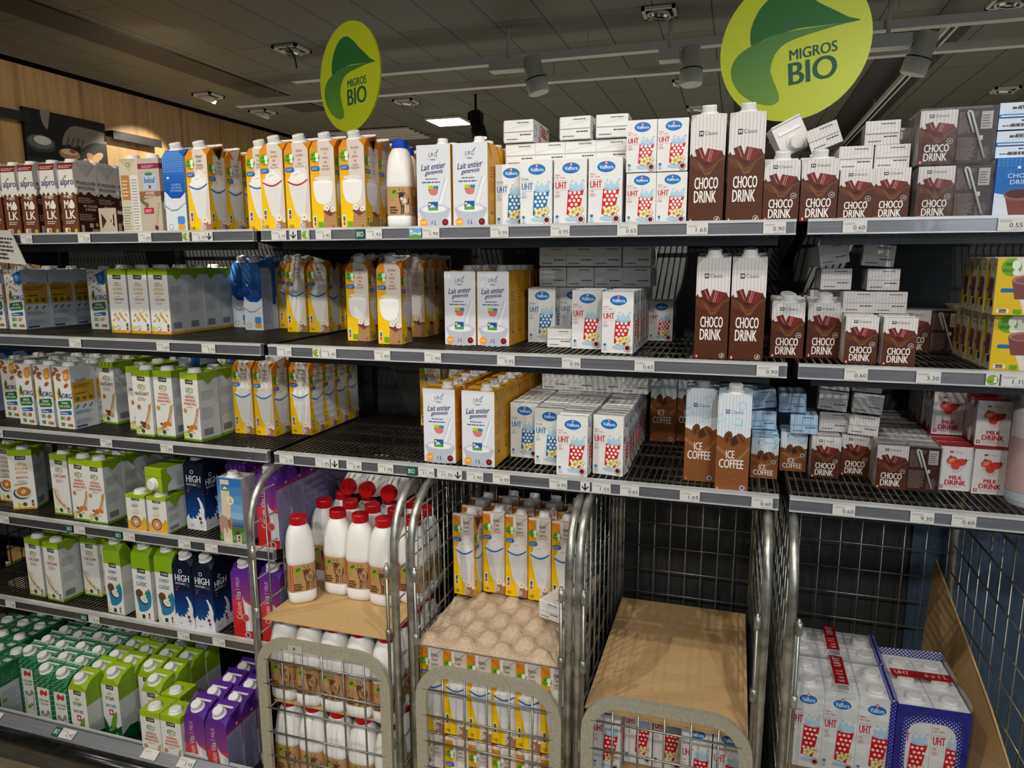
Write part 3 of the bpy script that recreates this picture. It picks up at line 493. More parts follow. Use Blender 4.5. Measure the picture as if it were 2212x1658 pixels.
def green_slope(A):
    for j in range(7):
        for i in range(4):
            if 0 < i < 3 and j < 4: continue
            A.poly([(i * .26 + .02, j * .14), (i * .26 + .2, j * .14 + .05), (i * .26 + .2, j * .14 + .09), (i * .26 + .02, j * .14 + .04)], '#9cc8a8'); A.k -= 1
    A.k += 1
def art_cow_carton(A):
    A.grad(0, .35, 1, 1, '#8ab4d8', '#2f6fb4', 5); A.grad(0, .25, 1, .38, '#3a5a8a', '#6a8ab4', 3); A.rect(0, 0, 1, .26, '#4c7a34'); A.poly([(.0, .1), (.3, .16), (.6, .12), (1, .2), (1, .05), (0, .05)], '#6a9a44')
    A.rect(.14, .0, .5, .97, '#d8c8a8'); A.rect(.16, .8, .5, .9, '#3a78b0'); A.poly([(.16, .8), (.5, .8), (.5, .83), (.33, .85), (.16, .82)], '#5f9e3a'); A.poly([(.22, .83), (.33, .87), (.43, .83)], '#dfe6ee')
    A.ell(.52, .66, .15, '#e8dcb8'); A.text('Lait\nDrink', .44, .63, .6, .69, '#4a3c24', True, .2, leading=1.0); A.poly(smooth_closed([(.0, .36), (.12, .42), (.3, .4), (.42, .36), (.5, .42), (.54, .3), (.46, .2), (.36, .24), (.3, .14), (.2, .24), (.1, .12), (.02, .2)]), '#b08e78'); A.poly(smooth_closed([(.36, .34), (.44, .37), (.5, .3), (.44, .22), (.38, .26)]), '#8a6450'); A.ell(.74, .17, .07, '#7a2a30'); A.nutri(.7, .02, .18, .12)
def art_biochoc(A):
    A.rect(0, 0, 1, 1, '#e0ba14'); A.poly([(.32, 1), (1, 1), (1, 0), (.56, 0), (.44, .3)], '#e4ddd0'); aha_dot(A, .25, .84, .18); A.text('Bio Choco\nDrink', .5, .78, .95, .93, '#5c4a40', False, leading=1.0); A.rrect(.1, .4, .44, .47, '#1668b8', .35)
    A.poly([(.28, .62), (.86, .62), (.78, .28), (.36, .28)], '#7a4644'); A.ell(.57, .62, .29, '#a87a78', .1); A.ell(.57, .61, .24, '#8a5450', .07); A.poly([(.6, .24), (.85, .28), (.92, .16), (.68, .12)], '#3c2018'); A.nutri(.06, .03, .22, .08); A.rect(.36, .02, .5, .1, '#6aa51a')
def art_lightchoc(A):
    A.rect(0, 0, 1, 1, '#1468b4'); 
    for i in range(10):
        for j in range(4): A.poly([(i / 10 + .01, .86 + j * .035), (i / 10 + .05, .885 + j * .035), (i / 10 + .09, .86 + j * .035), (i / 10 + .05, .87 + j * .035)], '#5a9ad4'); A.k -= 1
    A.k += 1; A.rect(.5, .82, .58, .86, '#dfe6ee'); A.text('Light', .2, .72, .42, .8, '#2f84c8', False, .2); A.text('CHOCO\nDRINK', .28, .56, .98, .74, '#dce6f0', False, leading=1.0)
    A.poly([(0, 0), (1, 0), (1, .4), (.6, .44), (.3, .38), (0, .42)], '#d6dce4'); A.poly([(.25, .4), (.9, .4), (.8, .02), (.4, .02)], '#7a4238'); A.ell(.57, .38, .34, '#8c5c54', .16); A.ell(.57, .4, .3, '#4c2a26', .12); A.ell(.92, .2, .13, '#e0a42c'); A.ell(.92, .12, .12, '#b8bcc0')
def art_beleaf(A):
    A.rect(0, 0, 1, 1, '#b8ad9a'); A.rect(0, .86, 1, .93, '#8a2a4a'); A.fine(.2, .875, .8, .915, 2, '#d0b0bc', .5); A.rect(.22, .58, .82, .8, '#a8bcd8'); A.ell(.5, .79, .2, '#4c7a54', .06); A.text('beleaf', .28, .67, .78, .75, '#2f4468'); A.rect(.46, .6, .58, .64, '#b82838')
    A.poly([(0, .44), (1, .5), (1, .56), (0, .56)], '#8a6448'); A.text('AVOINE\nNOISETTE', .24, .47, .76, .55, '#e0d4c4', leading=1.0); A.rect(.16, .26, .62, .34, '#b82838'); A.fine(.22, .28, .56, .325, 2, '#e8ccc8', .5); A.ell(.14, .42, .14, '#4a6a34', .07, -40); A.ell(.3, .38, .1, '#8a6040')
    for i in range(6): A.ell(.72 + i * .03, .14 + i * .05, .07, '#c49a58', .03, 55, 7)
    A.ell(.7, .07, .09, '#7a2a4a')
def art_beige_back(A):
    A.rect(0, 0, 1, 1, '#c8bfa8'); A.poly([(0, 1), (.9, 1), (.55, .82)], '#c0b088'); A.ell(.5, .92, .1, '#3c3c3a'); A.ell(.5, .92, .07, '#c8bfa8'); A.rect(.06, .45, .5, .78, '#b07c3c'); A.fine(.1, .5, .46, .74, 5, '#dcc8a4', .4); A.rect(.56, .0, .96, .78, '#d8d4cc'); A.fine(.6, .05, .92, .75, 18, '#8a8a84', .4); A.fine(.06, .05, .48, .38, 9, '#8a8a7c', .4)
def art_plainback(A, c='#d8d6d2'): A.rect(0, 0, 1, 1, c); A.fine(.1, .3, .9, .8, 16, '#a8a6a2', .4, 11)
def art_bottle_label(A, cow=True, red=True):
    A.rect(0, 0, 1, 1, '#b8905e'); body = '#5c3f2c' if red else '#26221f'; pale = '#8a6a50' if red else '#dcd6cc'
    for ox in (.0, .5):
        if red: A.rect(ox + .0, 0, ox + .028, 1, '#b8181c')
        A.ell(ox + .075, .79, .042, '#8aa81c'); A.ell(ox + .08, .82, .028, '#3c7a1a', .018, 30); A.rect(ox + .05, .5, ox + .062, .62, '#7a9a1c')
        A.poly(smooth_closed([(ox + .135, .70), (ox + .165, .78), (ox + .2, .74), (ox + .235, .66), (ox + .245, .5), (ox + .235, .34), (ox + .21, .28), (ox + .17, .3), (ox + .15, .42), (ox + .14, .56)]), body)
        for lx in (.158, .178, .205, .225): A.rect(ox + lx, .08, ox + lx + .012, .36, body if lx < .2 else pale)
        A.ell(ox + .165, .7, .026, body, .034); A.ell(ox + .168, .58, .017, pale, .016); A.ell(ox + .132, .77, .014, body, .006, 20); A.ell(ox + .198, .79, .014, body, .006, -20)
        A.poly([(ox + .146, .84), (ox + .138, .97), (ox + .154, .87)], '#3a2a20'); A.poly([(ox + .182, .84), (ox + .192, .97), (ox + .176, .87)], '#3a2a20'); A.ell(ox + .2, .5, .018, pale, .028); A.poly([(ox + .15, .03), (ox + .25, .04), (ox + .24, .1), (ox + .16, .09)], '#4c6a2a')
        A.fine(ox + .035, .06, ox + .13, .34, 3, '#4a3420', .6); A.rect(ox + .265, .36, ox + .288, .45, '#c8202c'); A.rect(ox + .274, .375, ox + .279, .435, '#eeeeee'); A.rect(ox + .262, .06, ox + .288, .3, '#e4e0d4'); A.rect(ox + .267, .19, ox + .283, .28, '#1b6b45'); A.rect(ox + .267, .08, ox + .283, .17, '#c8601c')
        A.rrect(ox + .33, .72, ox + .43, .94, '#cfd0c0', .2); A.fine(ox + .33, .36, ox + .42, .66, 7, '#6a5038', .45); A.rect(ox + .335, .06, ox + .425, .3, '#c8c8b8')
        for i in range(10): A.rect(ox + .34 + i * .0082, .08, ox + .344 + i * .0082, .28, '#2a4a3a'); A.k -= 1
        A.k += 1
# ------------------------------------------------------------------ package shapes
def faces_of(mb, w, d, hf, hb, edge=False, ch=.013):
    x, y = w / 2, d / 2
    if edge:
        def F():
            A = Art(mb, (-x, -y, 0), (w, 0, 0), (0, 0, hf)); A.clip = [(0, 0), (1, 0), (1, 1 - .016 / hf), (1 - ch / w, 1), (ch / w, 1), (0, 1 - .016 / hf)]; return A
        def Sl():
            A = Art(mb, (-x, -y, hf), (w, 0, 0), (0, d, hb - hf)); q = .018 / d; A.clip = [(ch / w, 0), (1 - ch / w, 0), (1, q), (1, 1), (0, 1), (0, q)]; return A
        return dict(F=F, S=Sl, R=lambda: Art(mb, (x, -y, 0), (0, d, 0), (0, 0, hf - .014)), L=lambda: Art(mb, (-x, y, 0), (0, -d, 0), (0, 0, hf - .014)), B=lambda: Art(mb, (x, y, 0), (-w, 0, 0), (0, 0, hb)), T=None, D=lambda: Art(mb, (-x, y, 0), (w, 0, 0), (0, -d, 0)))
    return dict(F=lambda: Art(mb, (-x, -y, 0), (w, 0, 0), (0, 0, hf)), R=lambda: Art(mb, (x, -y, 0), (0, d, 0), (0, 0, hf)), L=lambda: Art(mb, (-x, y, 0), (0, -d, 0), (0, 0, hf)),
                B=lambda: Art(mb, (x, y, 0), (-w, 0, 0), (0, 0, hb)), T=lambda: Art(mb, (-x, -y, hf), (w, 0, 0), (0, d, 0)), D=lambda: Art(mb, (-x, y, 0), (w, 0, 0), (0, -d, 0)))
def cap_mesh(r=.0145, h=.017, tilt=0.0, collar=True, color='cap', flat=False):
    mb = MB(); m = Matrix.Rotation(tilt, 4, 'X')
    if collar: mb.lathe([(r * 1.3, -.002), (r * 1.25, .002), (r * .95, .004)], 20, color, m)
    if flat: mb.lathe([(r * 1.1, 0), (r * 1.15, .004), (r * 1.1, .0085), (r * .9, .0095)], 24, color, m)
    else:
        n = 40; prof = [(r, .003), (r, h - .002), (r * .9, h)]; P = []
        for rr, z in prof:
            for i in range(n): a = 2 * math.pi * i / n; q = rr * (1.0 if i % 2 else .96); P.append(m @ Vector((q * math.cos(a), q * math.sin(a), z)))
        fs = [(k * n + i, k * n + (i + 1) % n, (k + 1) * n + (i + 1) % n, (k + 1) * n + i) for k in range(2) for i in range(n)] + [tuple(range(2 * n, 3 * n))]
        mb.faces(P, fs, color)
    return mb
def edge_body(w, d, hf, hb, c, ctop, ch=.013, toph=.03):
    """upright carton with a slanted top, clipped front shoulders and a folded back seam"""
    mb = MB(); x, y = w / 2, d / 2; zs = hf - .016; s = (hb - hf) / d; y1 = -y + .018; b = .0018
    A0 = [(-x, -y + b), (-x + b, -y), (x - b, -y), (x, -y + b), (x, y - b), (x - b, y), (-x + b, y), (-x, y - b)]
    n = 8
    for (za, zb, cc) in ((0, hf - toph, c), ):
        P = [(px, py, za) for px, py in A0] + [(px, py, zb) for px, py in A0]
        mb.faces(P, [(i, (i + 1) % n, n + (i + 1) % n, n + i) for i in range(n)] + [tuple(reversed(range(n)))], cc)
    zb = hf - toph
    F1, F2, F3, F4 = (-x, -y, zs), (-x + ch, -y, hf), (x - ch, -y, hf), (x, -y, zs); S1, S4 = (-x, y1, hf + s * .018), (x, y1, hf + s * .018); B1, B4 = (-x, y, hb), (x, y, hb)
    mb.poly([(-x, -y, zb), (x, -y, zb), F4, F3, F2, F1], ctop); mb.poly([F1, F2, S1], ctop); mb.poly([F4, S4, F3], ctop)
    mb.poly([(x, -y, zb), (x, y, zb), B4, S4, F4], ctop); mb.poly([(-x, y, zb), (-x, -y, zb), F1, S1, B1], ctop); mb.poly([(x, y, zb), (-x, y, zb), B1, B4], ctop); mb.poly([F2, F3, S4, B4, B1, S1], ctop)
    return mb
def add_seam(mb, w, d, hf, hb, c, bar=True):
    x, y = w / 2, d / 2; s = (hb - hf) / d
    mb.box(-x + .001, x - .001, y - .003, y + .0005, hb - .003, hb + .003, c)                     # back ridge
    for sx in (-1, 1):                                                                       # folded side flaps
        P = [(sx * (x + .0012), y - .004, hb - .002), (sx * (x + .0012), -y + .022, hf + s * .02 - .002), (sx * (x + .0012), y - .02, hb - .042)]
        mb.poly(P if sx < 0 else list(reversed(P)), c); mb.poly(list(reversed(P)) if sx < 0 else P, c)
    if bar: yb = .012; mb.box(-x * .75, x * .75, yb - .003, yb + .003, hf + s * (yb + y) + .0002, hf + s * (yb + y) + .0022, 'cap')
def brik_body(w, d, h, c, b=.0016):
    mb = MB(); x, y = w / 2, d / 2
    A0 = [(-x, -y + b), (-x + b, -y), (x - b, -y), (x, -y + b), (x, y - b), (x - b, y), (-x + b, y), (-x, y - b)]; I0 = [(px * (1 - b / x), py * (1 - b / y)) for px, py in A0]
    n = 8; P = [(a, q, 0) for a, q in I0] + [(a, q, b) for a, q in A0] + [(a, q, h - b) for a, q in A0] + [(a, q, h) for a, q in I0]
    mb.faces(P, [(k * n + i, k * n + (i + 1) % n, (k + 1) * n + (i + 1) % n, (k + 1) * n + i) for k in range(3) for i in range(n)] + [tuple(reversed(range(n))), tuple(range(3 * n, 4 * n))], c)
    return mb
def brik_top(mb, w, d, h, c, dash=True, fin=0.0, flap=None):
    flap = flap or c
    x, y = w / 2, d / 2
    mb.box(-x + .002, x - .002, fin - .0014, fin + .0014, h - .0002, h + .0022, c)
    for sx in (-1, 1):
        for z0 in ((0, 1) if dash else (1,)):
            P = [(sx * (x + .0010), -y + .003, h - .001), (sx * (x + .0010), y - .003, h - .001), (sx * (x + .0010), 0, h - d * .5)] if z0 else [(sx * (x + .0010), y - .003, .001), (sx * (x + .0010), -y + .003, .001), (sx * (x + .0010), 0, d * .45)]
            mb.poly(P if sx > 0 else list(reversed(P)), flap)
    if dash:
        A = Art(mb, (-x, -y, h), (w, 0, 0), (0, d, 0)); A.k = 4
        for i in range(12): A.poly([(.06 + i * .075, .56 + i * .022), (.1 + i * .075, .57 + i * .022), (.1 + i * .075, .582 + i * .022), (.06 + i * .075, .572 + i * .022)], '#6c6c6a'); A.k -= 1
        A.k += 1; A.fine(.55, .3, .92, .38, 1, '#3c3c3c', .7, 2); A.fine(.1, .12, .6, .2, 1, '#5c5c5c', .6, 3); A.fine(.45, .84, .95, .92, 1, '#5c5c5c', .6, 4)
PROTO = {}; FLAP = dict(alpro='#cdc6c0', bjoat='#c4c6cb', bjalm='#c4c6cb', brikgreen='#1d7044', oat='#7f9f1a', ricecal='#7f9f1a', hazel='#7f9f1a', almond='#7f9f1a', barista='#7f9f1a', smalloat='#7f9f1a')
# kind: name, category, look, w, d, hf, hb, builder -> list of (part name, MB, loc)
def proto(kind):
    if kind in PROTO: return PROTO[kind]
    nm, cat, look, w, d, hf, hb, style = KINDS[kind]
    parts = []
    if style[0] == 'edge':
        _, base, top, seamc, tilt_front, fn = style
        mb = edge_body(w, d, hf, hb, base, top); fc = faces_of(mb, w, d, hf, hb, True); fn(fc, mb); add_seam(mb, w, d, hf, hb, seamc)
        sl = math.atan2(hb - hf, d); parts.append(('carton_body', mb, (0, 0, 0)))
        parts.append(('screw_cap', cap_mesh(.0145, .017, sl + .12), (0, -d / 2 + .0185, hf + math.tan(sl) * .0185 + .001)))
    elif style[0] == 'capbrik':
        _, base, seamc, capc, fn = style
        mb = brik_body(w, d, hf, base); fn(faces_of(mb, w, d, hf, hf), mb); brik_top(mb, w, d, hf, seamc, False, .012, FLAP.get(kind)); parts.append(('carton_body', mb, (0, 0, 0)))
        if capc == 'round': parts.append(('screw_cap', cap_mesh(.0135, .013, 0), (0, -.012, hf + .002)))
        elif capc == 'right': parts.append(('screw_cap', cap_mesh(.012, .013, 0), (w * .18, -.008, hf + .002)))
        else: parts.append(('screw_cap', cap_mesh(.0145, .013, 0, True, 'cap', True), (0, -.012, hf + .002)))
    elif style[0] == 'brik':
        _, base, seamc, fn = style
        mb = brik_body(w, d, hf, base); fn(faces_of(mb, w, d, hf, hf), mb); brik_top(mb, w, d, hf, seamc); parts.append((None, mb, (0, 0, 0)))
    elif style[0] == 'bottle':
        _, capc, red = style; r = w / 2; mb = MB(); H = hb / .2245; NS = 40
        def sq(a, e): return (abs(math.cos(a)) ** e + abs(math.sin(a)) ** e) ** (-1 / e)
        prof = [(.84, .001, 4), (.97, .007, 4), (1, .015, 4), (1, .031, 4), (.975, .033, 4), (.975, .107, 4), (1, .109, 4), (1, .118, 3.6), (.99, .138, 3.2), (.96, .160, 2.7), (.88, .180, 2.3), (.74, .194, 2.1), (.60, .201, 2), (.55, .204, 2), (.55, .212, 2)]; P = []
        for k, z, e in prof:
            for i in range(NS): a = 2 * math.pi * i / NS; q = r * k * sq(a, e); P.append((q * math.cos(a), q * math.sin(a), z * H))
        mb.faces(P, [(k * NS + i, k * NS + (i + 1) % NS, (k + 1) * NS + (i + 1) % NS, (k + 1) * NS + i) for k in range(len(prof) - 1) for i in range(NS)], 'bottle', True); mb.faces(P[:NS], [tuple(reversed(range(NS)))], 'bottle')
        parts.append(('bottle_body', mb, (0, 0, 0)))
        lb = MB(); A = Art(lb, (0, 0, 0), (math.tau * r * 1.08, 0, 0), (0, 0, .072 * H))
        def wf(x, y, k):
            a = x * math.tau - math.pi * .75; q = r * .975 * sq(a, 4) + .0008 + k; return Vector((q * math.cos(a), q * math.sin(a), (.034 + y * .072) * H))
        A.wrapf = wf
        for i in range(60): lb.poly([A.P(i / 60, 0), A.P((i + 1) / 60, 0), A.P((i + 1) / 60, 1), A.P(i / 60, 1)], '#b8905e')
        A.k = 4; n0 = len(lb.f); art_bottle_label(A, True, red)
        lb.f.pop(n0); lb.m.pop(n0); lb.sm.pop(n0)
        parts.append(('bottle_label', lb, (0, 0, 0)))
        cp = MB(); n = 48; prof = [(r * .58, .203), (r * .61, .205), (r * .61, .222), (r * .57, .2245)]; P = []
        for rr, z in prof:
            for i in range(n): a = 2 * math.pi * i / n; k = 1 if i % 2 else .965; P.append((rr * k * math.cos(a), rr * k * math.sin(a), z * H))
        cp.faces(P, [(k * n + i, k * n + (i + 1) % n, (k + 1) * n + (i + 1) % n, (k + 1) * n + i) for k in range(3) for i in range(n)] + [tuple(range(3 * n, 4 * n))], capc)
        parts.append(('bottle_cap', cp, (0, 0, 0)))
    out = [(n_, m_.mesh(n_ or nm), l_) for n_, m_, l_ in parts]
    PROTO[kind] = out; return out
def both(*p): return p
def fa(front, right=None, left=None, back=None, top=None, down=None, slope=None):
    def fn(fc, mb):
        for k, g in (('F', front), ('R', right), ('L', left), ('B', back), ('T', top), ('D', down), ('S', slope)):
            if g: g(fc[k]())
    return fn
RED, BLU = '#b8202c', '#1a68b0'
m_blue = lambda A: art_milk(A, BLU, 'Milch\nLait\nLatte', '#3c4a58')
m_red = lambda A: art_milk(A, RED, 'Vollmilch\nLait entier\nLatte\nintero', '#b05a50')
m_bio = lambda A: art_milk(A, None, 'Bio Vollmilch\nLait\nentier bio\nLatte\nintero bio', '#b05a50')
def m_back(A):
    m_blue(A); A.rect(.36, .86, .5, 1, '#e9e4de'); A.poly([(.36, .86), (.375, .86), (.375, 1), (.36, 1)], '#b8b0a8'); A.poly([(.5, .88), (.52, .88), (.99, .995), (.97, .995)], '#a8603a'); A.poly([(0, .985), (.03, .985), (.34, .9), (.33, .895)], '#b8701c')
m_slope = lambda A: A.poly([(.33, 0), (1, 0), (1, 1), (.33, 1)], '#d8cec2')
vs = lambda A: art_vside(A)
vsy = lambda A: art_vside(A, '#d29a1c')
def gbox(c='#dcdad6'):
    return lambda A: (A.rect(0, 0, 1, 1, c))
KINDS = dict(
    milkblue=('milk_carton', 'milk carton', 'yellow milk carton, blue-rimmed glass', .066, .066, .205, .222, ('edge', '#e6b412', '#d98418', '#dcd2c6', 0, fa(m_blue, m_blue, m_blue, m_blue, slope=m_slope))),
    milkred=('milk_carton', 'milk carton', 'yellow milk carton, red-rimmed glass', .066, .066, .205, .222, ('edge', '#e6b412', '#d98418', '#dcd2c6', 0, fa(m_red, m_red, m_red, m_red, slope=m_slope))),
    milkbio=('milk_carton', 'milk carton', 'yellow organic milk carton, full tumbler', .066, .066, .205, .222, ('edge', '#e6b412', '#d98418', '#dcd2c6', 0, fa(m_bio, m_bio, m_bio, m_bio, slope=m_slope))),
    lrg=('milk_carton', 'milk carton', 'pale grey milk carton, orange sides', .083, .062, .184, .184, ('capbrik', '#dca018', '#e0a418', 'right', fa(art_lrg, art_orange_side, art_orange_side, art_lrg))),
    valfred=('milk_carton', 'milk carton', 'white milk carton, red dotted cup', .072, .05, .140, .140, ('brik', '#e2e1dd', '#dddcd8', fa(lambda A: art_valf(A), lambda A: art_valf(A), None, lambda A: art_valf(A)))),
    valfblue=('milk_carton', 'milk carton', 'white milk carton, blue dotted cup', .072, .05, .140, .140, ('brik', '#e2e1dd', '#dddcd8', fa(lambda A: art_valf(A, False), lambda A: art_valf(A, False), None, lambda A: art_valf(A, False)))),
    milkcage=('milk_carton', 'milk carton', 'yellow milk carton, blue-rimmed glass', .0605, .064, .205, .222, ('edge', '#e6b412', '#d98418', '#dcd2c6', 0, fa(m_blue, m_blue, m_blue, m_back, slope=m_slope))),
    valfsmall=('milk_carton', 'milk carton', 'small white milk carton, red cup', .062, .045, .104, .104, ('brik', '#e2e1dd', '#dddcd8', fa(lambda A: art_valf(A), lambda A: art_valf(A), None, None))),
    valfliter=('milk_carton', 'milk carton', 'white litre milk carton, red cup', .066, .066, .185, .185, ('capbrik', '#dfe0e2', '#dadadc', 'flat', fa(lambda A: art_valf(A), lambda A: art_valf(A), lambda A: art_valf(A), None))),
    choco=('chocolate_drink_carton', 'drink carton', 'tall chocolate drink carton', .069, .069, .214, .222, ('edge', '#502816', '#dedad6', '#dad4ce', 0, fa(lambda A: art_choco(A), lambda A: (A.rect(0, 0, 1, 1, '#4a2418'), art_stripes(A, y0=.62), A.fine(.1, .1, .9, .5, 12, '#9a8078', .4)), None, None))),
    chocohalf=('chocolate_drink_carton', 'drink carton', 'short capped chocolate drink carton', .067, .067, .118, .126, ('edge', '#502816', '#dedad6', '#dad4ce', 0, fa(lambda A: art_choco(A, False), lambda A: (A.rect(0, 0, 1, 1, '#4a2418'), art_stripes(A, y0=.62)), None, None))),
    chocosmall=('chocolate_drink_carton', 'drink carton', 'small brick chocolate drink carton', .061, .045, .096, .096, ('brik', '#dcd8d4', '#d2ccc8', fa(lambda A: art_choco(A, False), lambda A: (A.rect(0, 0, 1, .62, '#4a2418'), A.rect(0, .62, 1, 1, '#dedad6')), None, art_straw_back, lambda A: art_stripes(A, y0=0)))),
    ice=('iced_coffee_carton', 'drink carton', 'tall iced coffee carton with ice cubes', .068, .068, .212, .22, ('edge', '#845029', '#d4dfe8', '#cfdae4', 0, fa(lambda A: art_ice(A), None, None, None))),
    icesmall=('iced_coffee_carton', 'drink carton', 'small iced coffee carton', .058, .043, .094, .094, ('brik', '#a8c0d4', '#9cb8d0', fa(lambda A: art_ice(A, False), lambda A: (A.rect(0, 0, 1, .6, '#7a4c2c'), A.rect(0, .6, 1, 1, '#b4cce0')), None, None, lambda A: art_stripes(A, '#b4cce0', '#7aa8d4', 0)))),
    strawb=('strawberry_milk_carton', 'drink carton', 'white strawberry milk carton, red top', .062, .044, .097, .097, ('brik', '#dcd8d8', '#a81c28', fa(art_straw, lambda A: (A.rect(0, 0, 1, 1, '#c8c4c2'), A.fine(.1, .1, .9, .85, 20, '#a09c9a', .4)), lambda A: A.rect(0, 0, 1, 1, '#cfcac8'), None, lambda A: A.rect(0, 0, 1, 1, '#a81c28')))),
    oat=('oat_drink_carton', 'drink carton', 'green-topped oat calcium carton', .069, .070, .19, .19, ('capbrik', '#9cb81c', '#9cb81c', 'flat', fa(lambda A: art_vlove(A, 'oat'), vsy, vsy, None))),
    ricecal=('rice_drink_carton', 'drink carton', 'green-topped rice calcium drink carton', .067, .068, .19, .19, ('capbrik', '#9cb81c', '#9cb81c', 'flat', fa(lambda A: art_vlove(A, 'rice_calcium'), vs, vs, None))),
    hazel=('rice_drink_carton', 'drink carton', 'green-topped rice hazelnut drink carton', .067, .068, .19, .19, ('capbrik', '#9cb81c', '#9cb81c', 'flat', fa(lambda A: art_vlove(A, 'hazelnut'), vs, vs, None))),
    almond=('rice_drink_carton', 'drink carton', 'green-topped rice almond drink carton', .067, .068, .19, .19, ('capbrik', '#9cb81c', '#9cb81c', 'flat', fa(lambda A: art_vlove(A, 'almond'), vs, vs, None))),
    barista=('oat_drink_carton', 'drink carton', 'green-topped oat barista drink carton', .070, .070, .19, .19, ('capbrik', '#9cb81c', '#9cb81c', 'flat', fa(lambda A: art_vlove(A, 'barista'), vs, vsy, None))),
    smalloat=('oat_drink_carton', 'drink carton', 'small green-topped oat drink carton', .067, .068, .106, .106, ('capbrik', '#9cb81c', '#9cb81c', 'flat', fa(lambda A: art_vlove(A, 'smalloat'), vs, vsy, None))),
    coco=('coconut_drink_carton', 'drink carton', 'white coconut carton, green top', .066, .062, .218, .232, ('edge', '#dedcd6', '#86ae1c', '#86ae1c', 0, fa(lambda A: art_vlove(A, 'coco'), lambda A: (A.rect(0, 0, 1, .74, '#d0d0cc'), A.rect(0, .74, 1, 1, '#7aa01a'), A.fine(.1, .3, .9, .5, 8, '#9a9a94', .4)), None, None))),
    soja=('soy_drink_carton', 'drink carton', 'white soy carton, green top', .063, .060, .205, .222, ('edge', '#14542f', '#93b41e', '#93b41e', 0, fa(lambda A: art_vlove(A, 'soja'), lambda A: (A.rect(0, .3, 1, .74, '#cfd0cc'), A.rect(0, .74, 1, 1, '#86a81c'), A.poly([(0, .3), (1, .3), (1, .2), (.5, .24), (0, .16)], '#cfd0cc'), A.fine(.1, .26, .9, .42, 8, '#8a8a86', .4)), None, None))),
    sojagreen=('soy_drink_carton', 'drink carton', 'green patterned slant-top soy carton', .063, .060, .205, .222, ('edge', '#1a6a40', '#1d7044', '#cfd8d0', 0, fa(art_soya_green, art_green_side, art_green_side, None, slope=green_slope))),
    brikgreen=('soy_drink_carton', 'drink carton', 'green patterned flat-top soy carton', .072, .070, .19, .19, ('capbrik', '#1a6a40', '#1a6a40', 'flat', fa(art_soya_green, art_green_side, art_green_side, None, lambda A: (A.rect(0, 0, 1, 1, '#1a6a40'), [A.poly([(i * .12, j * .12), (i * .12 + .1, j * .12 + .06), (i * .12 + .1, j * .12 + .08), (i * .12, j * .12 + .02)], '#8cc09c') or 1 for i in range(8) for j in range(8)], A.rect(.6, .6, .95, .85, '#c8ccc8'))))),
    bjoat=('oat_drink_carton', 'drink carton', 'white oat drink carton with blue patch', .070, .090, .186, .186, ('capbrik', '#dcdde0', '#cfd0d4', 'flat', fa(lambda A: art_bjorg(A, 'oat'), art_bside, art_bside, None))),
    bjalm=('almond_drink_carton', 'drink carton', 'white almond drink carton with orange patch', .070, .080, .186, .186, ('capbrik', '#d4e0d0', '#c4d8bc', 'flat', fa(lambda A: art_bjorg(A, 'alm'), art_bside, art_bside, None))),
    alpro=('oat_drink_carton', 'drink carton', 'brown and white oat carton', .057, .068, .19, .19, ('capbrik', '#6a2c22', '#7c2a20', 'flat', fa(art_alpro, art_alproside, art_alproside, None, lambda A: A.rect(0, 0, 1, 1, '#d8d2cc'), lambda A: (A.rect(0, 0, 1, 1, '#b8ab94'), A.poly([(.14, .2), (.14, .8), (.42, .5)], '#3a2418'), A.poly([(.86, .25), (.86, .8), (.62, .5)], '#3a2418'), A.rect(.7, .4, .78, .7, '#c8c0b0'))))),
    blue=('milk_carton', 'milk carton', 'blue and white milk carton', .066, .070, .205, .22, ('edge', '#cfd4dc', '#2a62b0', '#3a70b8', 0, fa(art_blue, lambda A: (A.rect(0, 0, .75, 1, '#a8b0c4'), A.rect(.75, .4, 1, 1, '#2458a8'), A.rect(.75, 0, 1, .4, '#c8ccd4'), A.fine(.05, .1, .7, .85, 24, '#7a86a0', .45)), art_blue, None))),
    beleaf=('oat_drink_carton', 'drink carton', 'beige oat hazelnut carton with dark red band', .068, .06, .19, .19, ('capbrik', '#a89c88', '#b8ad9a', 'flat', fa(art_beleaf, art_beleaf, art_beige_back, None))),
    beige=('oat_drink_carton', 'drink carton', 'cream oat carton showing its ingredients panel', .054, .07, .192, .192, ('capbrik', '#c8bfa8', '#c0b088', 'flat', fa(art_beige_back, art_beige_back, None, None))),
    high=('protein_milk_carton', 'milk carton', 'dark blue protein milk carton', .067, .067, .205, .222, ('edge', '#0e2a58', '#0a1428', '#0e1a34', 0, fa(art_high, art_high, art_high, None))),
    purple=('calcium_milk_carton', 'milk carton', 'purple and red calcium milk carton', .066, .060, .205, .222, ('edge', '#8a2a5a', '#55288a', '#5c2c92', 0, fa(art_purple, lambda A: art_grayside(A), art_purple, None))),
    cow=('milk_carton', 'milk carton', 'landscape-printed milk carton with cow', .078, .062, .185, .195, ('capbrik', '#c8bcc4', '#c8bcc4', 'round', fa(art_cow_carton, lambda A: (A.rect(0, 0, 1, 1, '#c4bcc0'), A.fine(.1, .1, .9, .8, 24, '#9a94a4', .4), A.ell(.4, .92, .12, '#6a5a7a'), A.ell(.4, .92, .08, '#c4bcc0')), None, None))),
    biochoc=('chocolate_drink_carton', 'drink carton', 'yellow organic chocolate drink carton', .092, .05, .105, .105, ('brik', '#ded4c0', '#d8ccb4', fa(art_biochoc, lambda A: (A.rect(0, 0, 1, 1, '#cfc8b4'), A.fine(.1, .1, .9, .9, 24, '#5a8a34', .5)), art_biochoc, None))),
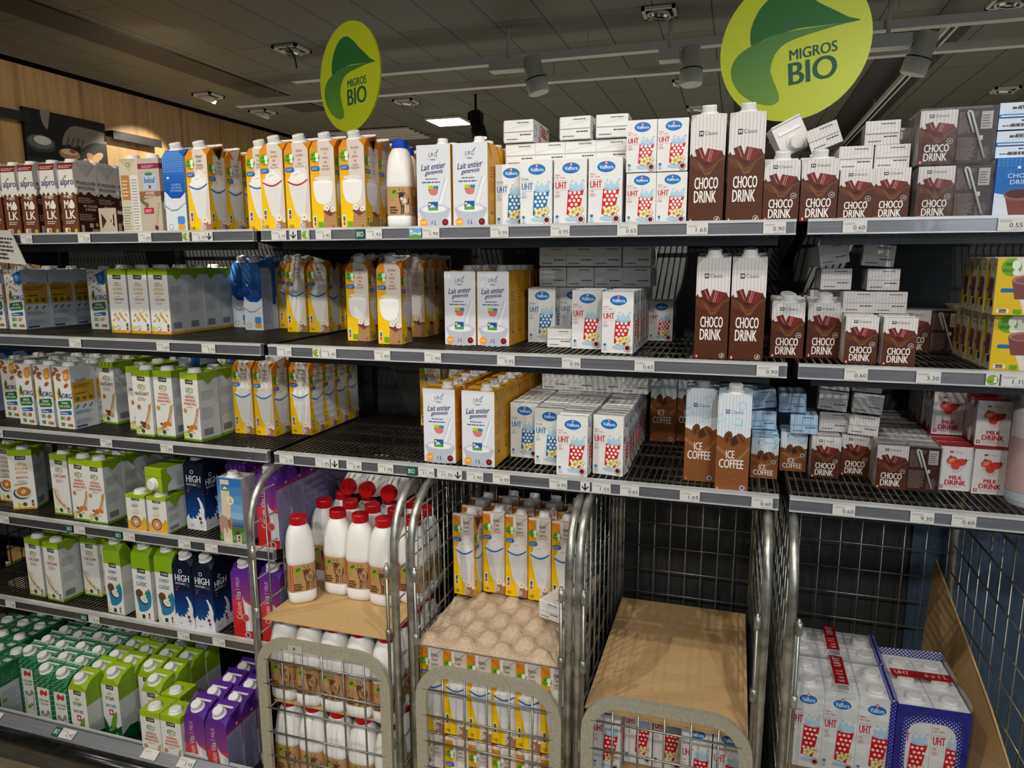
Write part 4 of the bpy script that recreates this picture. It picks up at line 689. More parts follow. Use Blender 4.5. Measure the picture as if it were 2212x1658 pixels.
    lightchoc=('chocolate_drink_carton', 'drink carton', 'blue light chocolate drink carton', .066, .047, .106, .106, ('brik', '#2a70b8', '#d0dae6', fa(art_lightchoc, art_lightchoc, None, None, lambda A: (A.rect(0, 0, 1, 1, '#d6dee8'), A.rect(0, .42, 1, .58, '#2a70b8'), A.fine(.3, .1, .9, .3, 1, '#4a4a4a', .6), A.fine(.3, .75, .9, .9, 1, '#4a4a4a', .6))))),
    magenta=('oat_drink_carton', 'drink carton', 'dark magenta drink carton', .069, .068, .19, .19, ('capbrik', '#5c1438', '#6a1c42', 'flat', fa(lambda A: (A.rect(0, 0, 1, 1, '#5c1438'), A.rect(.3, .78, .7, .9, '#c8b4a8'), A.rect(0, 0, 1, .4, '#c46a70'), A.ell(.6, .55, .2, '#8a2c4c')), lambda A: (A.rect(0, 0, 1, 1, '#5c1438'), A.rect(0, 0, 1, .4, '#b85a62')), None, None))),
    redbottle=('milk_bottle', 'milk bottle', 'white milk bottle with red cap', .074, .074, .22, .235, ('bottle', 'red', True)),
    bluebottle=('milk_bottle', 'milk bottle', 'white milk bottle with blue cap', .062, .062, .19, .205, ('bottle', 'bluecap', False)),
)
# ------------------------------------------------------------------ the room
mb = MB(); mb.box(-5.5, 9, -6, 13, -.05, 0, 'floor'); struct(mb.obj('floor'))
def ceiling_mat():
    m = bpy.data.materials.new('ceiling_planks'); m.use_nodes = True; N, L = nodes(m); b = N['Principled BSDF']
    tc = N.new('ShaderNodeTexCoord'); mp = N.new('ShaderNodeMapping'); mp.inputs['Rotation'].default_value = (0, 0, math.pi / 2); mp.inputs['Location'].default_value = (0, .1, 0)
    bk = N.new('ShaderNodeTexBrick'); bk.inputs['Scale'].default_value = 1; bk.inputs['Brick Width'].default_value = 1.55; bk.inputs['Row Height'].default_value = .335; bk.inputs['Mortar Size'].default_value = .0045; bk.offset = .37
    bk.inputs['Color1'].default_value = (*rgb('#6c6a5c'), 1); bk.inputs['Color2'].default_value = (*rgb('#656356'), 1); bk.inputs['Mortar'].default_value = (*rgb('#1c1b18'), 1)
    L.new(tc.outputs['Object'], mp.inputs[0]); L.new(mp.outputs[0], bk.inputs['Vector']); L.new(bk.outputs[0], b.inputs['Base Color']); b.inputs['Roughness'].default_value = .55; return m
MT['ceil'] = ceiling_mat(); MT['slot'] = noisy('vent_strip', '#2e2c28', '#383630', .6, 0, 200)
mb = MB(); mb.box(-4.08, 9, -6, 12, 3.0, 3.1, 'ceil'); struct(mb.obj('ceiling'))
mb = MB(); mb.box(-3.17, -2.86, 1.2, 5.1, 2.988, 3.0, 'slot'); struct(mb.obj('trim_1'))
mb = MB(); mb.box(1.02, 1.5, 4.4, 9.4, 2.985, 3.0, 'slot'); struct(mb.obj('trim_2'))
mb = MB(); mb.box(2.05, 2.5, 4.0, 9.6, 2.985, 3.0, 'slot'); struct(mb.obj('trim_3'))
mb = MB(); mb.box(-4.35, -4.2, -2, 12, 0, 2.995, 'timber'); struct(mb.obj('wall_left'))
mb = MB(); mb.box(-4.45, -4.0, -2, 12, 3.1, 3.14, 'dark'); mb.box(-4.45, -4.36, -2, 12, 2.9, 3.1, 'dark'); struct(mb.obj('trim_4'))
mb = MB(); mb.box(-5.5, 9, 12, 12.1, 0, 3.0, 'back'); struct(mb.obj('wall_back'))
mb = MB(); mb.box(.2, 9, 9.7, 9.85, 2.62, 3.0, 'ceil'); struct(mb.obj('trim_5'))
def thing(name, label, cat, loc, rot=(0, 0, 0), group=None): return tag(empty(name, loc, rot), label, cat, group)
# wall rail and food picture on the timber wall
for y0, y1, lab in ((1.6, 2.86, 'black metal wall rail left of the food picture'), (3.64, 4.2, 'black metal wall rail right of the food picture')):
    mb = MB(); mb.box(-4.2, -4.13, y0, y1, 2.585, 2.63, 'dark'); mb.box(-4.13, -4.115, y0, y1, 2.56, 2.63, 'dark'); tag(mb.obj('wall_rail'), lab, 'rail')
pt = thing('wall_picture', 'dark food picture with hands and bowl on the timber wall', 'picture', (-4.17, 2.85, 2.19))
mb = MB(); mb.box(-.025, 0.0, 0, .76, 0, .49, 'dark'); A = Art(mb, (0, 0, 0), (0, .76, 0), (0, 0, .49)); A.rect(0, 0, 1, 1, '#17181a'); A.rect(0, 0, 1, .25, '#2a2c2e')
A.ell(.17, .48, .17, '#2c3a3e', .09); A.ell(.17, .5, .15, '#55605c', .07); A.ell(.19, .53, .1, '#b8b8ae', .045)
A.poly(smooth_closed([(.2, 1), (.3, 1), (.29, .88), (.26, .72), (.24, .74), (.22, .78), (.2, .86)]), '#75706a')
A.poly(smooth_closed([(.42, .52), (.46, .7), (.56, .84), (.7, .86), (.96, .84), (1, .78), (1, .66), (.84, .64), (.72, .56), (.66, .5), (.62, .56), (.56, .5), (.5, .54)]), '#6b6660')
for k in range(4): A.poly([(.46 + k * .06, .5), (.48 + k * .06, .49), (.53 + k * .06, .66), (.5 + k * .06, .66)], '#4a4642')
A.ell(.5, .38, .13, '#a07a4c', .06); A.ell(.5, .41, .1, '#c8b8a0', .03); A.ell(.54, .43, .04, '#b04a34', .02); A.ell(.8, .34, .1, '#a8875c', .05, -40); A.ell(.86, .4, .09, '#b89a70', .04, 30); A.ell(.76, .26, .1, '#cbbfa8', .05, -20); A.ell(.72, .3, .03, '#b04a34'); A.ell(.83, .22, .03, '#b04a34'); A.ell(.08, .1, .05, '#a83a2c')
mb.obj('picture_panel', pt)
# recessed square downlights
def downlight(x, y, lab, lit, s=.2, grid=False):
    t = thing('recessed_downlight', lab, 'ceiling light', (x, y, 2.985), group='recessed ceiling downlights'); h = s / 2
    mb = MB()
    for a in ((-h, h, -h, -h + .02), (-h, h, h - .02, h), (-h, -h + .02, -h, h), (h - .02, h, -h, h)): mb.box(a[0], a[1], a[2], a[3], -.006, .012, 'lampw')
    mb.box(-h + .01, h - .01, -h + .01, h - .01, .006, .012, 'lampb'); mb.obj('light_frame', t)
    mb = MB(); mx = Matrix.Rotation(.35 if lit else .15, 4, 'Y'); mb.lathe([(.068, -.045 if lit else -.015), (.075, -.02), (.055, .01)], 24, 'lampw', mx); mb.lathe([(.05, -.03), (.06, -.048 if lit else -.018)], 24, 'chrome', mx, False)
    mb.obj('lamp_ring', t)
    mb = MB(); mb.lathe([(.001, -.043 if lit else -.014), (.05, -.046 if lit else -.018)], 24, 'glow2' if lit else 'chrome', mx, False); mb.obj('bulb', t)
for (u, v), lab, lit in (((630, 108), 'square downlight left of the left hanging sign, loose wire below', False), ((450, 208), 'lit square downlight nearest the timber wall', True), ((568, 243), 'lit square downlight further back beside the timber wall', True),
                         ((878, 221), 'square downlight just right of the left hanging sign', False), ((1425, 28), 'square ceiling downlight nearest the top edge, centre', False), ((1480, 180), 'square downlight below the middle track spotlight', False), ((1507, 235), 'small far square downlight just above the tall chocolate cartons', False),
                         ((2170, 195), 'square downlight at far right above the chocolate multipacks', False), ((2180, 5), 'dark square downlight in the top right corner', False)):
    p = at_z(u, v, 2.985); downlight(p.x, p.y, lab, lit)
p = at_z(637, 128, 2.9); mb = MB(); q = at_z(636, 150, 2.84); mb.tube([(p.x - .02, p.y - .05, 2.97), (p.x + .02, p.y - .05, 2.93), (p.x + .03, p.y - .04, 2.88), (p.x + .03, p.y - .03, 2.83)], .005, 6, 'lampb'); tag(mb.obj('loose_cable'), 'short black cable dangling from the downlight by the light rail', 'cable')
p = at_z(970, 263, 2.98); t = thing('ceiling_panel_light', 'bright square lit ceiling panel above the blue-capped bottles', 'ceiling light', (p.x, p.y, 2.975)); mb = MB(); mb.box(-.2, .2, -.2, .2, 0, .02, 'lampw'); mb.obj('light_frame', t); mb = MB(); mb.box(-.18, .18, -.18, .18, -.004, 0, 'glow'); mb.obj('lit_diffuser', t)
p = at_z(820, 292, 2.97); t = thing('linear_grille', 'pale slatted ceiling grille right of the left hanging sign', 'ceiling grille', (p.x, p.y, 2.96))
for k in range(5): mb = MB(); mb.box(-.5, .5, -.3 + k * .14, -.24 + k * .14, 0, .02, 'lampw'); mb.obj('grille_bar', t)
# suspended light rails
for y, x0, x1, lab in ((3.42, -2.13, 4.2, 'long grey suspended light rail, nearer of the two'), (4.02, -3.1, 5.0, 'long grey suspended light rail, further of the two')):
    t = thing('light_rail', lab, 'light rail', (0, y, 2.83)); mb = MB(); mb.box(x0, x1, -.035, .035, 0, .05, 'lampw'); mb.box(x0 - .006, x0, -.038, .038, -.003, .053, 'lampw'); mb.obj('rail_profile', t)
    for k in range(4):
        mb = MB(); xx = x0 + .4 + k * (x1 - x0 - .8) / 3; mb.tube([(xx, 0, .05), (xx, 0, .16)], .004, 6, 'lampw'); mb.obj('hanger', t)
t = thing('lighting_track', 'narrow pale lighting track running away at the right', 'light rail', (2.28, 0, 2.86)); mb = MB(); mb.box(-.03, .03, 3.5, 9.3, 0, .04, 'lampw'); mb.box(-.012, .012, 3.5, 9.3, -.003, 0, 'dark'); mb.obj('track_profile', t)
for k in range(3): mb = MB(); mb.tube([(0, 4 + k * 2.2, .04), (0, 4 + k * 2.2, .14)], .004, 6, 'lampw'); mb.obj('hanger', t)
# track spotlights
def spotlight(u, v, z, aim, lab, m='lampw', R=.07, Ln=.24, lit=False, box=(-.3, -.06)):
    p = at_z(u, v, z); t = thing('track_spotlight', lab, 'spotlight', p, group='track spotlights')
    mb = MB(); mb.box(box[0], box[1], -.05, .05, .03, .1, m); mb.obj('driver_box', t)
    xm = (box[0] + box[1]) / 2; mb = MB(); mb.tube([(xm, 0, .1), (xm, 0, 3.0 - p.z)], .012, 8, m); mb.obj('ceiling_stem', t)
    mb = MB(); mb.tube([(box[1] - .04, 0, .06), (0, 0, .06), (0, 0, 0)], .012, 8, m); mb.obj('arm', t)
    q = Vector(aim).normalized().to_track_quat('-Z', 'Y').to_matrix().to_4x4()
    mb = MB(); mb.lathe([(R * .7, Ln * .45), (R * .85, Ln * .42), (R * .88, -Ln * .1), (R, -Ln * .12), (R, -Ln * .5), (R * .92, -Ln * .52)], 28, m, q); mb.lathe([(R * .4, Ln * .452), (R * .45, Ln * .46)], 20, 'lampb', q); mb.lathe([(R * 1.005, -Ln * .13), (R * 1.005, -Ln * .16)], 28, 'lampb', q, False); mb.obj('lamp_head', t)
    if lit: mb = MB(); mb.lathe([(.001, -Ln * .53), (R * .85, -Ln * .535)], 24, 'glow', q, False); mb.obj('lens', t)
spotlight(1155, 160, 2.70, (.25, .0, -1), 'pale track spotlight left of the two under the long rail')
spotlight(1493, 140, 2.72, (.05, -.1, -1), 'pale track spotlight just left of the right hanging sign', box=(-.2, -.07))
spotlight(1990, 112, 2.68, (-.3, .1, -1), 'pale track spotlight right of the right hanging sign')
spotlight(1030, 268, 2.74, (.25, 0, -1), 'black lit spotlight beside the bright ceiling panel', 'lampb', .07, .26, True, (-.07, .05))
# ------------------------------------------------------------------ hanging signs
UP = [(-.55, .11), (-.56, .32), (-.48, .51), (-.37, .64), (-.2, .74), (-.02, .74), (.12, .67), (.25, .58), (.36, .48), (.44, .42), (.6, .3), (.72, .21), (.85, .137), (.44, .175), (.12, .21), (-.1, .205), (-.3, .19), (-.42, .155)]
LO = [(-.42, .15), (-.3, .19), (-.1, .205), (.2, .19), (.5, .165), (.85, .137), (.6, .135), (.3, .115), (.06, .09), (-.1, .05), (-.2, -.02), (-.27, -.12), (-.305, -.26), (-.28, -.38), (-.24, -.5), (-.205, -.62), (-.22, -.71), (-.33, -.735), (-.5, -.68), (-.66, -.57), (-.78, -.43), (-.85, -.26), (-.84, -.1), (-.75, .03), (-.6, .11)]
MT['leaf'] = None
def leaf_mat():
    m = bpy.data.materials.new('printed_leaf'); m.use_nodes = True; N, L = nodes(m); b = N['Principled BSDF']; tc = N.new('ShaderNodeTexCoord'); sp = N.new('ShaderNodeSeparateXYZ'); mr = N.new('ShaderNodeMapRange'); mr.inputs[1].default_value = -.15; mr.inputs[2].default_value = .13
    cr = N.new('ShaderNodeValToRGB'); cr.color_ramp.elements[0].color = (*rgb('#6a9428'), 1); cr.color_ramp.elements[1].color = (*rgb('#2a6a3c'), 1)
    L.new(tc.outputs['Object'], sp.inputs[0]); L.new(sp.outputs[2], mr.inputs[0]); L.new(mr.outputs[0], cr.inputs[0]); L.new(cr.outputs[0], b.inputs['Base Color']); b.inputs['Roughness'].default_value = .4; return m
MT['leaf'] = leaf_mat(); MT['lime'] = noisy('lime_board', '#bcc820', '#c6d026', .35, 0, 300, .02)
def sign(c, rz, roll, lab):
    t = thing('hanging_sign', lab, 'sign', c, (0, roll, rz)); R = .18
    mb = MB(); n = 64; P = [(R * math.cos(math.tau * i / n), -.003, R * math.sin(math.tau * i / n)) for i in range(n)] + [(R * math.cos(math.tau * i / n), .003, R * math.sin(math.tau * i / n)) for i in range(n)]
    mb.faces(P, [tuple(range(n)), tuple(reversed(range(n, 2 * n)))] + [(i + n, (i + 1) % n + n, (i + 1) % n, i) for i in range(n)], 'lime')
    A = Art(mb, (0, -.003, 0), (R, 0, 0), (0, 0, R)); A.STEP = 2e-4
    A.poly(smooth_closed(UP, 5), '#2f6b35'); A.poly(smooth_closed(LO, 5), 'leaf'); A.text('MIGROS', -.05, -.19, .57, -.05, '#2c5c48', res=5); A.text('BIO', -.07, -.52, .56, -.22, '#2c5c48', res=6); mb.obj('sign_disc', t)
    mb = MB(); mb.tube([(-.02, 0, R - .01), (-.02, 0, 3.0 - c[2])], .0008, 5, 'clear'); mb.obj('hanging_line', t)
    mb = MB(); mb.tube([(.03, 0, R - .01), (.03, 0, 3.0 - c[2])], .0008, 5, 'clear'); mb.obj('hanging_line', t)
cL = at_y(755, 167, .8); cR = at_y(1713, 100, .5)
sign((cL.x, .8, cL.z), math.radians(-26), 0, 'green round hanging sign at left, turned sideways'); sign((cR.x, .5, cR.z), math.radians(-12), math.radians(-5), 'large green round hanging sign at right, facing front')
# ------------------------------------------------------------------ shelving
SZ = {1: 1.576, 2: 1.291, 3: 1.011, 4: .739, 5: .46, 6: .10}
ORD = ['top', 'second', 'third', 'fourth', 'fifth', 'bottom']
BAY = {'A': (-1.25, 0.0, 'left'), 'B': (0.0, 1.25, 'middle'), 'C': (1.25, 2.5, 'right')}
YB = .53
for bay, (x0, x1, nm) in BAY.items():
    t = thing('shelving_unit', f'dark steel shelving unit of the {nm} bay', 'shelving', (x0, 0, 0)); w = x1 - x0
    mb = MB(); mb.box(.0, w, YB, YB + .02, .12 if bay == 'A' else .02, 1.56, 'back'); mb.obj('back_panel', t)
    for xx in (0.0, w - .0):
        if (bay != 'A' and xx == 0): continue
        mb = MB(); mb.box(xx - .018, xx + .018, YB - .035, YB, 0, 1.57, 'dark'); mb.obj('upright', t)
    if bay == 'A':
        mb = MB(); mb.box(.0, w - .03, -.12, YB, 0, .085, 'plinth'); mb.box(0, w - .03, -.125, -.12, 0, .09, 'plinth'); mb.obj('plinth', t)
    if bay == 'C':
        mb = MB(); mb.box(.36, w, YB - .012, YB, .02, 1.0, 'slate'); mb.obj('slate_panel', t)
def wire_shelf(bay, s, depth=.52):
    x0, x1, nm = BAY[bay]; z = SZ[s]; a, b = x0 + .002, x1 - .019; step = .0152
    t = thing('wire_shelf', f'wire shelf with grey price rail, {ORD[s - 1]} level of the {nm} bay', 'shelf', (0, 0, z), group='wire shelves')
    mb = MB(); n = int((b - a) / step)
    for i in range(n + 1):
        xx = a + .006 + i * (b - a - .012) / n; r = .0016
        mb.faces([(xx - r, .004, -.004), (xx + r, .004, -.004), (xx + r, .004, -.0005), (xx - r, .004, -.0005), (xx - r, depth, -.004), (xx + r, depth, -.004), (xx + r, depth, -.0005), (xx - r, depth, -.0005)], [(0, 1, 2, 3), (1, 5, 6, 2), (0, 4, 5, 1), (3, 2, 6, 7), (0, 3, 7, 4), (4, 7, 6, 5)], 'wire')
    for yy in (.006, .055, .16, .27, .38, .49): mb.box(a, b, yy, yy + .005, -.009, -.0042, 'wire')
    mb.obj('wire_grid', t)
    mb = MB(); mb.box(a, b, -.012, .004, .001, .0035, 'lip'); mb.box(a, b, -.0135, -.011, -.002, .0035, 'lip'); mb.box(a, b, -.0115, .0, -.024, -.001, 'rail'); mb.box(a, b, -.0145, .002, -.0265, -.024, 'lip'); mb.obj('price_rail', t)
    mb = MB(); mb.box(a + .002, b - .004, -.0139, -.0132, -.0235, -.0025, 'clear'); mb.obj('rail_cover', t, ); 
    mb = MB(); mb.box(a + .03, b - .03, .03, .045, -.046, -.0095, 'beam'); mb.obj('front_beam', t)
    for xx in (a, b - .0018):
        mb = MB(); P = [(0, -.026), (.02, -.03), (depth, -.10), (depth, .005), (0, -.0005)]
        Q = [(xx, y, q) for y, q in P] + [(xx + .0018, y, q) for y, q in P]; k = 5; mb.faces(Q, [tuple(range(k)), tuple(reversed(range(k, 2 * k)))] + [(i, i + k, (i + 1) % k + k, (i + 1) % k) for i in range(k)], 'dark'); mb.obj('side_bracket', t)
for s in (1, 2, 3, 4, 5): wire_shelf('A', s)
for s in (1, 2, 3): wire_shelf('B', s); wire_shelf('C', s)
# bottom deck of the left bay
t = thing('bottom_deck', 'low grey deck with sloping rail and black bumper, left bay', 'shelf', (0, 0, .10))
mb = MB(); mb.box(-1.25, -.03, -.135, YB - .04, -.012, 0, 'dark'); mb.obj('deck_plate', t)
mb = MB(); mb.box(-1.25, -.03, -.141, -.136, -.012, .078, 'beam'); P = [(-1.25, -.136, .080), (-.03, -.136, .080), (-.03, -.172, .058), (-1.25, -.172, .058)]; Q = [(x, y, z - .004) for x, y, z in P]; mb.faces(P + Q, [(0, 3, 2, 1), (4, 5, 6, 7), (0, 1, 5, 4), (1, 2, 6, 5), (2, 3, 7, 6), (3, 0, 4, 7)], 'rail'); mb.box(-1.25, -.03, -.137, -.134, .076, .084, 'lip'); mb.obj('price_rail', t)
mb = MB(); mb.tube([(-1.25, -.178, .032), (-.03, -.178, .032)], .026, 16, 'bump'); mb.tube([(-1.25, -.188, .036), (-.03, -.188, .036)], .018, 12, 'bump'); mb.obj('bumper', t)
# black mesh end panel and goods beyond it
mb = MB()
for k in range(14): mb.tube([(-1.262, .0 + k * .04, .12), (-1.262, .0 + k * .04, 1.5)], .002, 5, 'dark')
for k in range(26): mb.tube([(-1.266, -.01, .14 + k * .053), (-1.266, .54, .14 + k * .053)], .002, 5, 'dark')
tag(mb.obj('mesh_panel'), 'black wire mesh end panel at the far left of the shelving', 'mesh panel')
t = thing('side_shelving', 'dim neighbouring shelf of snacks seen through the black mesh', 'shelving', (-2.4, .35, 0)); mb = MB()
for z in (.2, .5, .8): mb.box(-.0, 1.08, 0, .5, z - .02, z, 'beam')
mb.obj('shelf_board', t); mb = MB(); mb.box(0, 1.08, .5, .52, 0, 1.2, 'back'); mb.obj('back_panel', t)
for k, (x, z) in enumerate(((-1.5, .5), (-1.72, .5), (-1.95, .5), (-1.5, .8), (-1.75, .8), (-1.5, .2), (-1.78, .2))):
    mb = MB(); P = []; nx, nz = 8, 8
    for j in range(nz + 1):
        for i in range(nx + 1):
            a, b = i / nx, j / nz; bul = .03 * math.sin(math.pi * a) ** .6 * math.sin(math.pi * b) ** .6; P.append((-.08 + .16 * a, -bul, .2 * b)); 
    m_ = len(P); P += [(x_, -y_, z_) for x_, y_, z_ in P]; F = [(j * (nx + 1) + i, j * (nx + 1) + i + 1, (j + 1) * (nx + 1) + i + 1, (j + 1) * (nx + 1) + i) for j in range(nz) for i in range(nx)]
    mb.faces(P, F + [tuple(reversed([m_ + q for q in f])) for f in F], ('#8a6a3c', '#c8a860', '#a88850')[k % 3], True); A = Art(mb, (-.05, -.034, .05), (.1, 0, 0), (0, 0, .1)); A.rect(0, 0, 1, 1, ('#d8cdb0', '#8a3a24', '#dcd4c0')[k % 3])
    tag(mb.obj('snack_bag', loc=(x, .42, z)), f'beige snack bag behind the black mesh, {("upper", "middle", "lower")[0 if z > .7 else 1 if z > .4 else 2]} board, {("nearest", "second", "third")[sum(1 for q in ((-1.5,.5),(-1.72,.5),(-1.95,.5),(-1.5,.8),(-1.75,.8),(-1.5,.2),(-1.78,.2))[:k] if q[1] == z)]} the mesh', 'snack bag', 'snack bags behind the mesh')
# notice card clipped to the top shelf at far left
mb = MB(); c0, c1, c2, c3 = at_y(-60, 497, -.03), at_y(22, 497, -.03), at_y(57, 572, -.06), at_y(-60, 560, -.06)
mb.poly([c3, c2, c1, c0], '#b8b4ae'); mb.poly([Vector((0, .002, 0)) + q for q in (c0, c1, c2, c3)], '#b8b4ae')
A = Art(mb, c3, c2 - c3, c0 - c3); A.STEP = 2.5e-3; A.fine(.35, .12, .80, .90, 6, '#3a3836', .5, 3); tag(mb.obj('notice_card'), 'grey printed notice card clipped to the top shelf, far left', 'notice')
# ------------------------------------------------------------------ price tags
def price(u, v, txt, s, bay='B'):
    nm = {'A': 'left', 'B': 'middle', 'C': 'right'}[bay]
    if s == 6: p = at_z(u, v, .17)
    else: p = at_y(u, v, -.0145)
    mb = MB(); h = .0225 if s != 6 else .026; W_ = .042 if s != 6 else .05
    if txt == 'ARROW': W_ = .0215; cat = 'arrow tag'
    elif txt == 'LOGO': W_ = .022
    elif txt in ('BIO', 'PIC'): W_ = .024 if txt == 'BIO' else .03
    zc = SZ[s] - .0130 if s != 6 else 0
    mb.box(-W_ / 2, W_ / 2, -.0004, .0002, -h / 2, h / 2, '#d9d6d0' if txt != 'BIO' else '#1c5c4a'); A = Art(mb, (-W_ / 2, -.0004, -h / 2), (W_, 0, 0), (0, 0, h)); A.STEP = 4e-5
    if txt == 'ARROW': A.rect(.42, .3, .58, .88, '#222222'); A.poly([(.5, .08), (.88, .48), (.86, .62), (.5, .3), (.14, .62), (.12, .48)], '#222222'); nmx, lab = 'arrow_tag', 'black down arrow tag'
    elif txt == 'LOGO': A.ell(.5, .5, .45, '#8aa83a'); A.ell(.72, .4, .14, '#e4e4de'); A.ell(.72, .66, .12, '#e4e4de'); A.rect(.2, .34, .5, .42, '#4a7a1c'); nmx, lab = 'logo_tag', 'round green leaf emblem tag'
    elif txt == 'BIO': A.text('BIO', .16, .25, .86, .75, '#e8ece8', False); nmx, lab = 'bio_tag', 'dark green BIO tag'
    elif txt == 'PIC': A.rect(0, 0, 1, 1, '#6aa4d4'); A.poly([(0, 0), (1, 0), (1, .28), (.5, .4), (0, .26)], '#5f9a3c'); A.poly([(0, .3), (.45, .62), (.7, .5), (1, .66), (1, .3), (.5, .42)], '#c8d4dc'); A.ell(.2, .7, .12, '#e8e48a'); nmx, lab = 'emblem_tag', 'small landscape emblem tag'
    else:
        A.fine(.08, .68, .6, .88, 2, '#8a8884', .45, int(u)); w_ = .14 * len(txt) - .06
        if txt: A.text(txt, .94 - w_, .24, .94, .6, '#2a2a2a', False)
        A.fine(.5, .08, .94, .14, 1, '#8a8aa0', .6, int(v)); nmx, lab = 'price_tag', (f'white price tag reading {txt}' if txt else 'small white barcode tag')
    o = mb.obj(nmx, loc=(p.x, -.0152 if s != 6 else -.158, zc if s != 6 else .1705), rot=(0, 0, 0) if s != 6 else (math.radians(-58.5), 0, 0))
    TAGS.append((o, lab, s, nm, p.x))
TAGS = []
for s, bay, items in ((1, 'A', ((57, 512, '3.50'), (182, 512, '3.20'), (313, 511, '1.60'), (402, 510, 'LOGO'), (430, 510, '2.10'), (452, 510, 'ARROW'))), (1, 'B', ((603, 510, '2.10'), (634, 509, 'ARROW'), (660, 509, 'LOGO'), (699, 509, '2.45'), (778, 509, 'BIO'), (808, 509, '1.95'), (897, 509, 'PIC'), (931, 509, '1.90'), (1079, 507, '0.95'), (1210, 507, '0.95'), (1355, 502, '0.65'), (1506, 496, '1.65'), (1673, 493, '0.90'))), (1, 'C', ((1846, 492, '0.60'), (2183, 492, '0.55'))),
                      (2, 'A', ((162, 733, '2.70'), (352, 741, '1.60'), (450, 744, '2.10'))), (2, 'B', ((614, 752, '2.10'), (684, 757, 'LOGO'), (710, 757, '2.45'), (826, 767, '1.95'), (935, 770, '1.90'), (1093, 778, '0.95'), (1234, 784, '0.95'), (1392, 791, '0.65'), (1658, 799, '0.90'))), (2, 'C', ((1849, 807, '0.60'), (2005, 818, '3.30'), (2143, 824, 'LOGO'), (2190, 826, '1.10'))),
                      (3, 'A', ((-6, 925, '2.40'), (229, 948, '2.80'), (360, 960, '1.60'))), (3, 'B', ((619, 986, '2.10'), (697, 993, '1.95'), (723, 996, 'ARROW'), (765, 1001, '2.45'), (833, 1006, '1.95'), (889, 1011, 'BIO'), (921, 1014, '11.70'), (962, 1018, '11.70'), (989, 1021, 'ARROW'), (1026, 1025, '1.90'), (1083, 1030, '0.95'), (1206, 1043, '0.95'), (1264, 1048, 'ARROW'), (1299, 1052, '1.55'), (1360, 1057, '0.65'), (1490, 1069, '1.65'), (1646, 1084, '0.60'))), (3, 'C', ((1822, 1107, '0.60'), (1991, 1123, '9.30'), (2081, 1132, '0.60'))),
                      (4, 'A', ((8, 1114, '2.95'), (150, 1139, 'BIO'), (172, 1142, '2.80'), (256, 1155, 'BIO'), (279, 1158, '1.70'), (399, 1176, '2.65'), (457, 1185, '1.95'))), (5, 'A', ((22, 1294, '2.90'), (181, 1328, 'BIO'), (203, 1332, '3.10'), (397, 1373, '2.65'), (473, 1384, '1.95'))), (6, 'A', ((22, 1526, ''), (148, 1562, 'BIO'), (170, 1568, '2.45'), (340, 1615, ''), (413, 1638, '3.95')))):
    for u, v, txt in items: price(u, v, txt, s, bay)
NUM = ['leftmost', 'second from left', 'third from left', 'fourth from left', 'fifth from left', 'sixth from left', 'seventh from left', 'eighth from left', 'ninth from left', 'tenth from left', 'eleventh from left', 'twelfth from left']
bk = {}
for r in TAGS: bk.setdefault((r[1], r[2], r[3]), []).append(r)
for (lab, s, nm), rs in bk.items():
    rs.sort(key=lambda r: r[4])
    for i, r in enumerate(rs):
        sh = f'{ORD[s - 1]} shelf' if s < 6 else 'bottom deck'
        tag(r[0], f'{lab}, {sh} rail, {nm} bay' + (f', {NUM[i]}' if len(rs) > 1 else ''), 'price tag' if 'price' in r[0].name or 'bar' in lab else 'shelf tag', f'tags in the {sh} rail')
# ------------------------------------------------------------------ goods
ITEMS = []; OCC = []
def obb(x, y, w, d, rz):
    c, s = math.cos(rz), math.sin(rz); return [(x + a * c - b * s, y + a * s + b * c) for a, b in ((-w / 2, -d / 2), (w / 2, -d / 2), (w / 2, d / 2), (-w / 2, d / 2))]
def hit(P, Q, tol=.0008):
    for A, B in ((P, Q), (Q, P)):
        for i in range(4):
            ex, ey = A[(i + 1) % 4][0] - A[i][0], A[(i + 1) % 4][1] - A[i][1]; l = math.hypot(ex, ey); nx, ny = ey / l, -ex / l
            if min((q[0] - A[i][0]) * nx + (q[1] - A[i][1]) * ny for q in B) > -tol: return False
    return True
def free(P, z0, z1): return not any(z0 < o[2] - .002 and z1 > o[1] + .002 and hit(P, o[0]) for o in OCC)
def settle(x, y, w, d, rz, z0, z1, reach=.03):
    cands = sorted([(abs(dx) + abs(dy) * .8, dx, dy) for dx in [i * .0015 for i in range(-20, 21)] for dy in [0, .003, .006, .01, .015, .02, .03, -.004, -.008]])
    for c, dx, dy in cands:
        if c <= reach and free(obb(x + dx, y + dy, w, d, rz), z0, z1): return x + dx, y + dy
    return None
def spawn(kind, x, y, z, rz=0, pose='up', parent=None, name=None):
    nm, cat, look, w, d, hf, hb, st = KINDS[kind]; parts = proto(kind)
    rot = {'up': (0, 0, rz), 'top': (math.pi / 2, 0, rz), 'bottom': (-math.pi / 2, 0, rz), 'topside': (math.pi / 2, math.pi / 2, rz)}[pose]
    if len(parts) == 1:
        o = bpy.data.objects.new(name or nm, parts[0][1]); COL.objects.link(o); o.location = (x, y, z); o.rotation_euler = rot; o.parent = parent; return o
    o = empty(name or nm, (x, y, z), rot); o.parent = parent
    for pn, me, lc in parts:
        c = bpy.data.objects.new(pn, me); COL.objects.link(c); c.parent = o; c.location = lc
        if pn == 'screw_cap': c.rotation_euler = (0, 0, random.uniform(-.3, .3)) if False else (0, 0, 0)
    return o
CID = [0]
